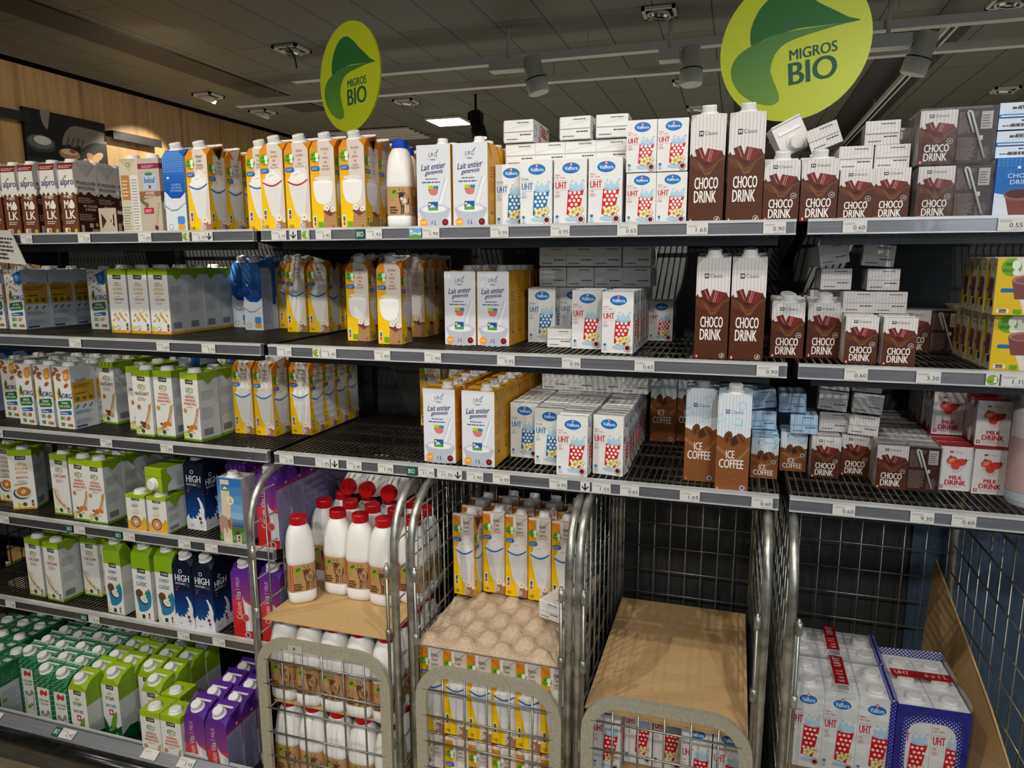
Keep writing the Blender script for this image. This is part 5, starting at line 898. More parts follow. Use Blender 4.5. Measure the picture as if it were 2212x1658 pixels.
def put(kind, x, y, z, rz, where, col, row, force=False, reach=.03):
    nm, cat, look, w, d, hf, hb, st = KINDS[kind]; H = max(hf, hb) + .001
    if force: q = (x, y)
    else: q = settle(x, y, w, d, rz, z, z + H, reach)
    if q is None: return None
    OCC.append((obb(q[0], q[1], w, d, rz), z, z + H)); o = spawn(kind, q[0], q[1], z, rz)
    ITEMS.append(dict(o=o, kind=kind, look=look, cat=cat, where=where, col=col, row=row, x=q[0], lv=None)); return o
def where_of(s, x): return f"{ORD[s - 1]} {'shelf' if s < 6 else 'deck'} {'left' if x < -.005 else 'middle' if x < 1.245 else 'right'} bay"
def fr(kind, s, u, v, n=0, rot=0, Y=None, dz=0, gap=.002, jit=.0015, ymax=.5, where=None, z=None):
    """a column of packs: front-left bottom corner seen at (u, v) on the shelf surface (or at depth Y), n more behind it"""
    nm, cat, look, w, d, hf, hb, st = KINDS[kind]; z0 = (SZ[s] if z is None else z) + dz
    p = at_y(u, v, Y) if Y is not None else at_z(u, v, z0)
    r = math.radians(rot); c, sn = math.cos(r), math.sin(r); x = p.x + c * w / 2 - sn * d / 2; y = max(p.y, .006 if s < 6 else -.2) + sn * w / 2 + c * d / 2
    CID[0] += 1; cid = CID[0]; k = 0
    for k in range(n + 1):
        yy = y + k * (d + gap)
        if yy + d / 2 > ymax: break
        put(kind, x + (random.uniform(-jit, jit) if k else 0), yy, z0, r if k == 0 else r * .3 + random.uniform(-.01, .01), where or where_of(s, p.x), cid, k, reach=.03 if k == 0 else .012)
LYLOOK = dict(valfred='white milk carton lying end-out', valfblue='white milk carton lying end-out', valfsmall='small white carton lying flat', chocosmall='striped chocolate carton lying end-out', icesmall='blue iced-coffee carton lying end-out', chocohalf='striped capped carton lying tilted', alpro='cream carton base lying end-out', blue='blue capped carton lying end-out', almond='green-topped carton lying cap forward', lightchoc='blue-and-white carton lying end-out', purple='purple carton lying cap forward', redbottle='white bottle lying red cap forward')
def lie(kind, u, v, z, where, lv=0, rot=0, pose='top', Y=None, tilt=0):
    nm, cat, look, w, d, hf, hb, st = KINDS[kind]; p = at_y(u, v, Y) if Y is not None else at_z(u, v, z); H = max(hf, hb); r = math.radians(rot)
    # resting flat, its end towards the aisle
    x, yf = p.x + w / 2, p.y; cx, cy = x - math.sin(r) * H / 2, yf + math.cos(r) * H / 2
    q = settle(cx, cy, w, H, r, z, z + d, .03) or (cx, cy); OCC.append((obb(q[0], q[1], w, H, r), z, z + d))
    s_ = 1 if pose == 'top' else -1; bx, by = q[0] - math.sin(r) * H / 2 * s_, q[1] + math.cos(r) * H / 2 * s_
    o = spawn(kind, bx, by, z + d / 2, r, pose)
    if tilt:
        Rm = Matrix.Rotation(math.radians(tilt), 3, 'Y') @ o.rotation_euler.to_matrix(); o.rotation_euler = Rm.to_euler(); o.location.z += abs(math.sin(math.radians(tilt))) * w * .42
    ITEMS.append(dict(o=o, kind='lie_' + kind, look=LYLOOK[kind], cat=cat, where=where, col=None, row=None, x=q[0], lv=lv)); return o
# ---- top shelf
T1 = SZ[1]
for u, n in ((-22, 3), (14.5, 3), (52, 3), (97, 3), (137, 3)): fr('alpro', 1, u, 490, n, Y=.02)
lie('alpro', 217, 490, T1, 'top shelf left bay', 0, 3, 'bottom', Y=.03)
fr('alpro', 1, 222, 490, 0, Y=.26)
fr('beige', 1, 268, 490, 0, 10, Y=.02); fr('beleaf', 1, 308, 490, 0, Y=.02); fr('blue', 1, 361, 490, 1, Y=.02); fr('milkblue', 1, 411, 490, 3, Y=.02); fr('milkblue', 1, 539, 490, 2, Y=.055)
fr('milkred', 1, 569, 490, 3, Y=.014, rot=-1); fr('milkred', 1, 622, 490, 3, Y=.014); fr('milkbio', 1, 676, 490, 4, Y=.012); fr('milkbio', 1, 738.5, 490, 5, Y=.012); fr('milkbio', 1, 812, 488, 2, Y=.24)
for x, y in ((.402, .065), (.36, .16), (.43, .145), (.51, .2), (.36, .24), (.44, .25)): pass
p = at_y(878, 480, .06); put('bluebottle', p.x - .012, .06, T1, .2, 'top shelf middle bay', 9001, 0)
fr('lrg', 1, 903, 490, 4, Y=.014); fr('lrg', 1, 980, 489, 5, Y=.014)
for k, (u, y) in enumerate(((868, .17), (880, .27), (925, .36))): p = at_y(u, 480, y); put('bluebottle', p.x, y, T1, .1, 'top shelf middle bay', 9002 + k, 0)
fr('valfblue', 1, 1071, 487, 4, Y=.06); fr('valfblue', 1, 1124, 486, 5, Y=.014); fr('valfred', 1, 1196, 485, 5, Y=.014); fr('valfred', 1, 1270, 484, 5, Y=.014, rot=2)
fr('valfsmall', 1, 1351, 483, 2, Y=.012); fr('valfsmall', 1, 1416, 481, 2, Y=.014); fr('valfsmall', 1, 1352, 380, 1, Y=.014, dz=.1065, where='top shelf upper tier'); fr('valfsmall', 1, 1418, 379, 1, Y=.016, dz=.1065, where='top shelf upper tier')
fr('choco', 1, 1485, 476, 1, Y=.012); fr('choco', 1, 1567, 474, 2, Y=.012); fr('chocohalf', 1, 1646, 472, 3, Y=.012)
fr('chocohalf', 1, 1726, 470, 3, Y=.012); fr('chocosmall', 1, 1809, 470, 5, Y=.012); fr('chocosmall', 1, 1882, 469, 5, Y=.012)
zs = T1 + .1425
for u, lv in ((1092, 0), (1154, 0), (1212, 0), (1281, 0)): lie('valfred', u, 360, zs, 'top shelf middle bay', 0, 0, Y=.118)
for u, r in ((1088, 0), (1208, -3), (1281, 2)): lie('valfred', u, 320, zs + .0525, 'top shelf middle bay', 1, r, Y=.112)
for u in (1811, 1888): lie('chocosmall', u, 359, T1 + .0985, 'top shelf right bay', 0, 0, Y=.045)
for u, y in ((1866, .06), ): lie('chocosmall', u, 330, T1 + .0985 + .0475, 'top shelf right bay', 1, -4, Y=y)
lie('chocosmall', 1905, 330, T1 + .0985 + .0475, 'top shelf right bay', 1, 3, Y=.16)
lie('chocohalf', 1676, 345, T1 + .128, 'top shelf middle bay', 0, 14, Y=.17, tilt=-28); lie('chocosmall', 1726, 345, T1 + .146, 'top shelf middle bay', 0, -8, Y=.10, tilt=-20)
fr('lightchoc', 1, 2142, 467, 3, Y=.012); fr('lightchoc', 1, 2212, 467, 3, Y=.012)
for lv in (0, 1): 
    for u in (2150, 2216): lie('lightchoc', u, 330, T1 + .1085 + lv * .0495, 'top shelf right bay', lv, 0, Y=.03)
# ---- second shelf
T2 = SZ[2]; W2 = 'second shelf middle bay'
fr('bjoat', 2, -21, 708, 2); fr('bjoat', 2, 22, 710, 3); fr('bjoat', 2, 199, 710, 1)
fr('oat', 2, 243, 718, 2); fr('oat', 2, 286.5, 719.5, 2); fr('oat', 2, 330, 721, 4); fr('blue', 2, 531, 712, 1); fr('blue', 2, 506, 706, 0)
fr('milkblue', 2, 622, 716, 2); fr('milkblue', 2, 669, 717, 2); fr('milkblue', 2, 601, 708, 1)
fr('milkbio', 2, 818, 742, 0, 2); fr('milkbio', 2, 752, 735, 2); fr('milkbio', 2, 872, 726, 2); fr('milkred', 2, 735, 712, 1)
for u, v, c in ((942, 722, 9010), (985, 706, 9011)): p = at_z(u, v, T2); put('bluebottle', p.x, p.y + .03, T2, .3, W2, c, 0)
fr('lrg', 2, 962, 743, 5); fr('lrg', 2, 1032, 745, 5); fr('valfblue', 2, 1141, 738, 5); fr('valfblue', 2, 1209, 735, 4)
lie('valfsmall', 1158, 748, T2, W2, 0, 2); fr('valfred', 2, 1235, 752, 5, -2); fr('valfred', 2, 1299, 761, 6, -3); fr('valfsmall', 2, 1399, 735, 2)
for i, u in enumerate((1165, 1220, 1277, 1338)):
    for lv in (0, 1): lie('valfred', u, 627, T2 + .1425 + lv * .0525, W2, lv, random.uniform(-1, 1), Y=.30)
fr('choco', 2, 1498, 773, 1); fr('choco', 2, 1573, 776, 1); fr('chocohalf', 2, 1662, 771, 1, -3); fr('chocohalf', 2, 1740, 771, 3)
fr('chocosmall', 2, 1821, 784, 5); fr('chocosmall', 2, 1902, 788, 5)
W2R = 'second shelf right bay'
for u, v, lv, r, Y in ((1810, 665, 0, 0, .13), (1878, 667, 0, 0, .13), (1772, 623, 1, 2, .16), (1872, 627, 1, -2, .14), (1766, 590, 2, 10, .17), (1862, 582, 2, -6, .16), (1750, 640, 0, 0, .2)): lie('chocosmall', u, v, T2 + .0985 + lv * .0475, W2R, lv, r, Y=Y, tilt=(-9 if u == 1766 else 4 if u == 1862 else 0))
fr('biochoc', 2, 2136, 798, 4); fr('biochoc', 2, 2142, 690, 3, dz=.107, where='second shelf upper tier', Y=.012); fr('biochoc', 2, 2062, 766, 2)
# ---- third shelf
T3 = SZ[3]; W3 = 'third shelf middle bay'
fr('bjalm', 3, 13, 900, 3, -4); fr('bjalm', 3, 45, 914, 3, -4); fr('bjalm', 3, 86, 918, 4, -4); fr('bjalm', 3, 127, 923, 4, -4); fr('hazel', 3, 221, 912, 3, -6)
fr('blue', 3, -34, 885, 1); fr('hazel', 3, 283, 928, 3); fr('hazel', 3, 296, 939, 0, -4); fr('almond', 3, 341, 942, 4, -3); fr('almond', 3, 399, 949, 4, -8)
lie('blue', 376, 789, T3 + .196, 'third shelf left bay', 0, 0); lie('blue', 461, 786, T3 + .196, 'third shelf left bay', 0, 0)
fr('milkblue', 3, 509, 934, 3, -2); fr('milkblue', 3, 554, 938, 3, -4); fr('milkblue', 3, 631, 936, 5, -2)
fr('milkred', 3, 801, 897, 0); fr('milkred', 3, 845, 900, 0); fr('milkbio', 3, 886, 902, 0); fr('milkbio', 3, 909, 903, 0, Y=.39)
fr('lrg', 3, 917, 995, 5, 1); fr('lrg', 3, 999, 1003, 6); fr('valfblue', 3, 1103, 985, 6, -2); fr('valfblue', 3, 1155, 1001, 6, -2); fr('valfred', 3, 1202, 1024, 7, -1); fr('valfred', 3, 1280, 1021, 7, -8)
for u, v in ((930, 930), (960, 930)): p = at_z(u, v, T3); put('bluebottle', p.x + .03, .45, T3, .2, W3, 9020 + u, 0)
for i, u in enumerate((1171, 1226, 1281, 1338)):
    for lv in (0, 1): lie('valfred', u, 845, T3 + .1425 + lv * .0525, W3, lv, 0, Y=.325)
fr('ice', 3, 1476, 1036, 0); fr('ice', 3, 1543, 1057, 0, -1); fr('ice', 3, 1396, 951, 1); fr('ice', 3, 1452, 951, 1)
fr('icesmall', 3, 1620, 1030, 6); fr('icesmall', 3, 1683, 1015, 6); fr('chocosmall', 3, 1749, 1029, 6); fr('chocosmall', 3, 1813, 1025, 6)
Wl = 'third shelf right bay'
for u, v, lv, r, y in ((1621, 898, 0, 3, .2), (1708, 910, 0, -2, .18), (1621, 862, 1, 8, .2), (1683, 874, 1, 0, .19)): lie('icesmall', u, v, T3 + .0965 + lv * .046, 'third shelf middle bay' if u < 1680 else Wl, lv, r, Y=y, tilt=(-8 if u == 1621 and lv else -2))
for u, v, lv, r, y in ((1770, 910, 0, -1, .215), (1832, 922, 0, -3, .19), (1768, 876, 1, -4, .215), (1842, 884, 1, -3, .2), (1774, 840, 2, 0, .22), (1842, 842, 2, 1, .21)): lie('chocosmall', u, v, T3 + .0985 + lv * .0475, Wl, lv, r, Y=y, tilt=(4 if lv else 3 if u == 1832 else 0))
fr('chocosmall', 3, 1888, 960, 0, Y=.42, where='third shelf back'); fr('chocosmall', 3, 1935, 960, 0, Y=.42, where='third shelf back')
fr('strawb', 3, 2024, 1056, 6); fr('strawb', 3, 2092, 1064, 6); fr('strawb', 3, 2011, 936, 5, dz=.0995, where='third shelf upper tier'); fr('strawb', 3, 2104, 960, 5, dz=.0995, where='third shelf upper tier', rot=-4)
# ---- fourth shelf
fr('barista', 4, 30, 1100, 0, 24); fr('barista', 4, 2, 1080, 1); fr('ricecal', 4, 120, 1109, 3); fr('almond', 4, 161, 1121, 3); fr('almond', 4, 191.5, 1127, 3); fr('smalloat', 4, 278, 1142, 3); fr('smalloat', 4, 319, 1150, 3); fr('almond', 4, 268, 1112, 1, Y=.19)
lie('almond', 313, 1059, SZ[4] + .122, 'fourth shelf left bay', 0, -8); fr('high', 4, 406, 1141, 4); fr('cow', 4, 476, 1170, 0); fr('purple', 4, 557, 1182, 5); fr('purple', 4, 497, 1140, 3, Y=.1)
fr('magenta', 4, -8, 1060, 1, Y=.22); fr('magenta', 4, 38, 1060, 1, Y=.26); fr('magenta', 4, 82, 1060, 1, Y=.27); fr('ricecal', 4, 128, 1050, 1, Y=.3)
# ---- fifth shelf
fr('ricecal', 5, 66, 1283, 2, -3); fr('ricecal', 5, 105, 1293, 4, -4); fr('ricecal', 5, 185, 1283, 2); fr('ricecal', 5, 222, 1284, 2); fr('coco', 5, 235, 1321, 2, -3); fr('coco', 5, 295, 1335, 2); fr('coco', 5, 344, 1343, 2)
fr('high', 5, 381, 1352, 4); fr('high', 5, 422, 1361, 4); fr('purple', 5, 507, 1373, 5); fr('purple', 5, 568, 1384, 5)
# ---- bottom deck: columns
def deck(kind, xc, ys, dz=0):
    CID[0] += 1
    for i, y in enumerate(ys): put(kind, xc, y + .0115, SZ[6], 0, 'bottom deck left bay', CID[0], i)
for xc, ys in ((-.139, (-.121, -.058, .006)), (-.215, (-.114, -.05, .014, .078))): deck('purple', xc, ys)
deck('soja', -.632, (-.104, -.042, .02, .082, .144, .206)); deck('soja', -.565, (-.055, .007, .069, .131, .193, .255)); deck('soja', -.49, (.007, .069, .131, .193)); 
deck('almond', -.352, (-.122, ), ); deck('almond', -.283, (-.122, )); deck('soja', -.42, (-.05, .012, .074, .14)); deck('almond', -.352, (-.045, ))
for xc, ys in ((-.704, (-.1, -.038, .024, .086, .148, .21)), (-.772, (-.097, -.035, .027, .089, .151, .213)), (-.84, (-.047, .015, .077, .139, .2)), (-.912, (-.035, .027, .089, .151))): deck('sojagreen', xc, ys)
CID[0] += 1
for i, y in enumerate((-.085, -.01)): put('brikgreen', -.985, y, SZ[6], 0, 'bottom deck left bay', CID[0], i)
for xc, ys in ((-1.06, (-.085, -.013, .06, .132, .205)), (-1.135, (-.085, -.013, .06, .132, .205)), (-1.205, (.06, .132))):
    CID[0] += 1
    for i, y in enumerate(ys): put('brikgreen', xc, y, SZ[6], 0, 'bottom deck left bay', CID[0], i)
# big spray can at the right edge
p = at_z(2176, 1092, T3); t = thing('whipped_cream_can', 'large pale pink round container at the right edge, third shelf', 'container', (p.x + .058, p.y + .03, T3))
mb = MB(); mb.lathe([(.05, 0), (.054, .006), (.054, .19), (.048, .2), (.03, .206)], 36, '#d8d2d0'); mb.lathe([(.0545, .03), (.0545, .14)], 36, '#c8a8a4', None, False); mb.lathe([(.0547, .012), (.0547, .028)], 36, '#b8c4cc', None, False); mb.obj('can_body', t)
mb = MB(); mb.lathe([(.044, .2), (.044, .235), (.036, .25), (.012, .256)], 32, '#dcdcdc'); mb.obj('can_lid', t)
# ------------------------------------------------------------------ shrink-wrapped chocolate multipacks (straws on the backs)
def straw_part(parent, x, y, z, h):
    mb = MB(); mb.tube([(x - .016, y, z + h * .93), (x - .014, y, z + h * .95), (x - .010, y, z + h * .94), (x + .017, y, z + h * .08)], .0022, 8, '#d4d2d0'); mb.tube([(x - .016, y, z + h * .93), (x - .004, y, z + h * .55)], .0022, 8, '#c8c6c4'); return mb.obj('straw', parent)
def multipack(u, v, z, lab, Y=None, rows=3, rz=0):
    p = at_y(u, v, Y) if Y is not None else at_z(u, v, z); w, d, h = .061, .045, .096
    if not free(obb(p.x + w, p.y + rows * d / 2, 2 * w, rows * d, 0), z, z + h):
        q = settle(p.x + w, p.y + rows * d / 2, 2 * w + .003, rows * d + .003, 0, z, z + h, .05)
        if q: p.x, p.y = q[0] - w, q[1] - rows * d / 2
    OCC.append((obb(p.x + w, p.y + rows * d / 2, 2 * w + .003, rows * d + .003, 0), z, z + h))
    t = thing('drink_multipack', lab, 'multipack', (p.x, p.y, z), (0, 0, rz), 'shrink-wrapped chocolate drink multipacks')
    for k in range(rows):
        for i in (0, 1):
            o = bpy.data.objects.new('drink_carton', proto('chocosmall')[0][1]); COL.objects.link(o); o.parent = t; o.location = (w / 2 + i * (w + .0005), d / 2 + k * d, 0); o.rotation_euler = (0, 0, math.pi if i else 0)
            if i and k == 0: straw_part(t, w * 1.5, -.0032, 0, h)
    mb = MB(); mb.box(-.0012, 2 * w + .002, -.0056, rows * d + .001, .0002, h + .003, 'film'); mb.obj('shrink_film', t)
for u, y, k, dz, a in ((1976, .012, 0, 0, 'lower front'), (1976, .155, 1, 0, 'lower middle'), (1976, .3, 2, 0, 'lower back'), (1980, .014, 0, .1, 'upper front'), (1974, .158, 1, .1, 'upper middle'), (1968, .3, 2, .1, 'upper back')):
    multipack(u, 466 if not dz else 355, T1 + dz + .0, f'shrink-wrapped chocolate drink pack with straws, top shelf, {a}', Y=y)
multipack(1942, 758, T2, 'shrink-wrapped chocolate drink pack with straws, second shelf right bay, front'); multipack(1942, 740, T2, 'shrink-wrapped chocolate drink pack, second shelf right bay, behind another', Y=.29)
for i, a in enumerate(('front', 'middle', 'back')): multipack(1889, 1050, T3, f'shrink-wrapped chocolate drink pack with straws, third shelf right bay, {a}', Y=.125 + .139 * i)
# ------------------------------------------------------------------ roll cages
def arc_path(x, y0, y1, z0, z1, r, plane):
    P = [(y0, z0)]
    for k in range(9): a = math.pi - k * math.pi / 16; P.append((y0 + r + r * math.cos(a), z1 - r + r * math.sin(a)))
    for k in range(9): a = math.pi / 2 - k * math.pi / 16; P.append((y1 - r + r * math.cos(a), z1 - r + r * math.sin(a)))
    P.append((y1, z0)); return [(x, a, b) if plane == 'yz' else (a, x, b) for a, b in P]
def inside(a, y0, y1, z1, r):   # highest point of the arched outline above coordinate a
    if a < y0 + r: return z1 - r + math.sqrt(max(0, r * r - (a - y0 - r) ** 2))
    if a > y1 - r: return z1 - r + math.sqrt(max(0, r * r - (a - y1 + r) ** 2))
    return z1
def roll_cage(x0, x1, yf, yb, lab, gate_top=.555, gate=True, double=True):
    t = thing('roll_cage', lab, 'roll cage', ((x0 + x1) / 2, (yf + yb) / 2, 0), group='roll cages pushed under the shelves'); ox, oy = (x0 + x1) / 2, (yf + yb) / 2
    def J(mb, n): return mb.obj(n, t, loc=(-ox, -oy, 0))
    mb = MB(); mb.box(x0 + .01, x1 - .01, yf + .01, yb - .01, .10, .118, 'galv'); J(mb, 'base_platform')
    for sx in (x0 + .05, x1 - .05):
        for sy in (yf + .07, yb - .06):
            mb = MB(); mb.lathe([(.038, -.014), (.042, -.010), (.042, .010), (.038, .014)], 20, 'lampb', Matrix.Translation((sx, sy, .042)) @ Matrix.Rotation(math.pi / 2, 4, 'Y')); mb.box(sx - .02, sx + .02, sy - .02, sy + .02, .085, .10, 'galv'); mb.box(sx - .02, sx - .016, sy - .015, sy + .015, .04, .09, 'galv'); mb.box(sx + .016, sx + .02, sy - .015, sy + .015, .04, .09, 'galv'); J(mb, 'caster')
    for sx in (x0, x1):
        mb = MB(); mb.tube(arc_path(sx, yf, yb, .1, .970, .14, 'yz'), .0098, 12, 'galv', up=(1, 0, 0)); f = J(mb, 'side_frame')
        mb = MB(); n = 9
        for k in range(1, n):
            yy = yf + (yb - yf) * k / n; mb.tube([(sx, yy, .12), (sx, yy, inside(yy, yf, yb, .970, .14))], .0024, 5, 'galvw')
        for k in range(11):
            z = .17 + k * .075; a = yf + .01; b_ = yb - .01
            if z > .83: q = .14 - math.sqrt(max(0, .14 ** 2 - (z - .83) ** 2)); a += q; b_ -= q
            mb.tube([(sx - .003, a, z), (sx - .003, b_, z)], .0024, 5, 'galvw')
        o = mb.obj('wire_mesh', f)
        mb = MB()
        for z in (.33, .62, .78): mb.lathe([(.005, -.014), (.007, -.013), (.007, .013), (.005, .014)], 10, 'galv', Matrix.Translation((sx + (.014 if sx == x0 else -.014), yf - .013, z)))
        mb.tube([(sx + (.014 if sx == x0 else -.014), yf - .013, .3), (sx + (.014 if sx == x0 else -.014), yf - .013, .8)], .004, 6, 'galvw'); J(mb, 'hinge_rod')
    mb = MB(); n = 8
    for k in range(n + 1): xx = x0 + .012 + (x1 - x0 - .024) * k / n; mb.tube([(xx, yb + .004, .12), (xx, yb + .004, .955)], .0024, 5, 'galvw')
    for k in range(12): z = .16 + k * .073; mb.tube([(x0, yb + .0, z), (x1, yb + .0, z)], .0024, 5, 'galvw')
    J(mb, 'back_mesh')
    if gate:
        g0, g1, gy = x0 + .028, x1 - .022, yf - .022
        mb = MB(); mb.tube(arc_path(gy, g0, g1, .13, gate_top, .075, 'xz'), 0, 4, 'worn', a=.0135, b=.006, up=(0, 1, 0)); f = J(mb, 'front_gate')
        mb = MB(); n = 6
        for k in range(1, n): xx = g0 + (g1 - g0) * k / n; mb.tube([(xx, gy, .13), (xx, gy, inside(xx, g0, g1, gate_top, .075))], .0026, 5, 'galvw')
        for k in range(6):
            z = .165 + k * .068; q = .004
            if z > gate_top - .075: q = .075 - math.sqrt(max(0, .075 ** 2 - (z - gate_top + .075) ** 2)) + .004
            if z < gate_top - .02: mb.tube([(g0 + q, gy - .004, z), (g1 - q, gy - .004, z)], .0026, 5, 'galvw')
        mb.obj('wire_mesh', f)
        for z in (.2, .42): mb = MB(); mb.box(g0 - .02, g0 + .004, gy - .004, gy + .014, z, z + .03, 'galv'); J(mb, 'gate_hinge')
    return t
C1 = (-.015, .384); C2 = (.428, .806); C3 = (.828, 1.212); C4 = (1.262, 1.70); YF, YR = -.105, .485
roll_cage(*C1, YF, YR, 'roll cage holding red-capped milk bottles, leftmost'); roll_cage(*C2, YF, YR, 'roll cage holding yellow milk cartons and egg-tray board, second from left'); roll_cage(*C3, YF, YR, 'roll cage topped by a flat brown cardboard sheet, third from left'); roll_cage(*C4, YF, YR, 'roll cage holding wrapped litre milk packs, rightmost', gate_top=.44)
for x, lab in ((.400, 'spare folded cage side between first and second roll cages'), ):
    pass
# taped label on the first gate
p = at_y(636, 1398, YF - .031); mb = MB(); mb.box(-.02, .02, -.0006, 0, -.009, .009, '#b8b2a4'); A = Art(mb, (-.02, -.0006, -.009), (.04, 0, 0), (0, 0, .018)); A.fine(.35, .3, .55, .8, 1, '#3a3a3a', .8); tag(mb.obj('taped_label', loc=(p.x, YF - .0285, .548)), 'torn paper label taped on the first roll cage gate', 'label')
def sheet(name, x0, x1, y0, y1, z, lab, m='card', th=.004, sag=.0):
    mb = MB(); nx, ny = 12, 14; P = []
    for k in (0, 1):
        for j in range(ny + 1):
            for i in range(nx + 1):
                a, b = i / nx, j / ny; P.append((x0 + (x1 - x0) * a, y0 + (y1 - y0) * b, z + k * th - sag * (1 - b) ** 3 * abs(math.sin(a * 2.5)) - (.0012 if sag and j in (3, 5, 9, 12) else 0)))
    N_ = (nx + 1) * (ny + 1); F = [(j * (nx + 1) + i, j * (nx + 1) + i + 1, (j + 1) * (nx + 1) + i + 1, (j + 1) * (nx + 1) + i) for j in range(ny) for i in range(nx)]
    E_ = [(j * (nx + 1), (j + 1) * (nx + 1)) for j in range(ny)] + [((j + 1) * (nx + 1) + nx, j * (nx + 1) + nx) for j in range(ny)] + [(i + 1, i) for i in range(nx)] + [(ny * (nx + 1) + i, ny * (nx + 1) + i + 1) for i in range(nx)]
    mb.faces(P, [tuple(reversed(f)) for f in F] + [tuple(N_ + q for q in f) for f in F] + [(b, a, a + N_, b + N_) for a, b in [(e[1], e[0]) for e in E_]], m)
    o = mb.obj(name); return tag(o, lab, 'cardboard')
# cage 1: bottles in three layers
ZB = [.124, .363, .602]
CW = ['first cage bottom layer', 'first cage middle layer', 'first cage top layer']
top = [(.042, .018, .7), (.117, .092, 0), (.192, .080, .1), (.268, .068, -.05), (.036, .155, .1), (.112, .170, 0), (.188, .158, 0), (.264, .146, 0), (.338, .1, 0), (.338, .18, 0), (.05, .235, 0), (.126, .248, 0), (.202, .236, 0), (.278, .226, 0)]
for i, (x, y, r) in enumerate(top): put('redbottle', x, y, ZB[2], r, CW[2], 9100 + int(x * 13.1), int((y - .02) / .078), force=True)
for L in (0, 1):
    for j in range(4 if L else 2):
        for i in range(5):
            if i < 5: x = .034 + i * .0755 - .0; put('redbottle', x + .002, -.055 + j * .077 - i * .003, ZB[L], (0, .1, -.06, .03, .08)[i] + j * .3, CW[L], 9150 + i + L * 10, j, force=True)
sheet('cardboard_sheet', .008, .358, -.108, .30, .5985, 'brown cardboard layer sheet under the top bottles, first cage', th=.003); sheet('cardboard_sheet', .012, .358, -.09, .30, .3595, 'brown cardboard layer sheet between lower bottle layers, first cage', th=.003)
for i, (u, v, yy) in enumerate(((748, 1057, .16), (789, 1064, .15), (836, 1072, .14))):
    p = at_y(u, v, yy); z = ZB[2] + .235 + .037 + .001; x = p.x
    o = spawn('redbottle', x, yy + .235, z, 0, 'top'); ITEMS.append(dict(o=o, kind='lie_redbottle', look=LYLOOK['redbottle'], cat='milk bottle', where='atop first cage stack', col=None, row=None, x=x, lv=0))
# cage 2: cartons, moulded tray
for L, zz in ((0, .13), (1, .366)):
    for i in range(6):
        for j in range(4 if L else 1):
            x = C2[0] + .012 + .0303 + i * .0607 - .004; y = -.088 + .032 + j * .066; OCC.append((obb(x, y, .0605, .064, 0), zz, zz + .22)); o = spawn('milkcage', x, y, zz, math.pi)
            ITEMS.append(dict(o=o, kind='milkcage', look='yellow milk carton, blue-rimmed glass', cat='milk carton', where=f"second cage {'lower' if L == 0 else 'middle'} layer", col=9200 + i + 10 * L, row=j, x=x, lv=None))
def pulp(x0, x1, y0, y1, z, lab, nm='pulp_tray', am=.013, cell=.046):
    mb = MB(); nx, ny = 84, 74; P = []
    for k in (0, 1):
        for j in range(ny + 1):
            for i in range(nx + 1):
                x = x0 + (x1 - x0) * i / nx; y = y0 + (y1 - y0) * j / ny; s = math.sin(math.pi * (x - x0) / cell) * math.sin(math.pi * (y - y0) / cell); s = (min(1, s * 1.5) if s > 0 else -.35 * abs(s) ** .5) + .10 * math.sin(x * 210 + 3 * math.sin(y * 90)) * math.sin(y * 170 + 2 * math.sin(x * 130)); e = min(i, nx - i, j, ny - j) / 3
                P.append((x, y, z + (am * s if e > 1 else am * s * e - .006 * (1 - min(e, 1))) + (.0018 if k else 0)))
    N_ = (nx + 1) * (ny + 1); F = [(j * (nx + 1) + i, j * (nx + 1) + i + 1, (j + 1) * (nx + 1) + i + 1, (j + 1) * (nx + 1) + i) for j in range(ny) for i in range(nx)]
    mb.faces(P, [tuple(reversed(f)) for f in F] + [tuple(N_ + q for q in f) for f in F], 'pulp', True)
    for a, b in [(j * (nx + 1), (j + 1) * (nx + 1)) for j in range(ny)] + [(j * (nx + 1) + nx, (j + 1) * (nx + 1) + nx) for j in range(ny)] + [(i, i + 1) for i in range(nx)] + [(ny * (nx + 1) + i, ny * (nx + 1) + i + 1) for i in range(nx)]:
        mb.poly([P[a], P[b], P[b + N_], P[a + N_]], 'pulp')
    return tag(mb.obj(nm), lab, 'packing tray')
pulp(C2[0] - .004 + .014, C2[1] - .014, -.108, .40, .608, 'beige moulded pulp packing tray with rounded bumps, second roll cage')
ZU = .625
for i, u in enumerate((972, 1041, 1090, 1138, 1184)):
    for j in range(3):
        x = (.447, .514, .578, .642, .706)[i] + .03; y = (.118, .155, .15, .145, .14)[i] + .032 + j * .066; o = spawn('milkcage', x, y, ZU, math.pi + (.0 if i else -.12))
        ITEMS.append(dict(o=o, kind='milkcage', look='yellow milk carton, blue-rimmed glass', cat='milk carton', where='second cage top layer', col=9230 + i, row=j, x=x, lv=None))
p = at_z(1155, 1338, .626); o = spawn('valfsmall', .758, .148, .626 + .024, -.35, 'top'); tag(o, 'small white milk carton lying on the pulp tray, second cage', 'milk carton')
st = MB(); st.tube([(0, 0, 0), (.012, .045, .0), (.02, .07, .0)], .002, 8, '#d8d8d8'); tag(st.obj('drinking_straw', loc=(.735, .06, .678), rot=(0, 0, -.5)), 'white drinking straw on the carton lying in the pulp tray', 'straw')
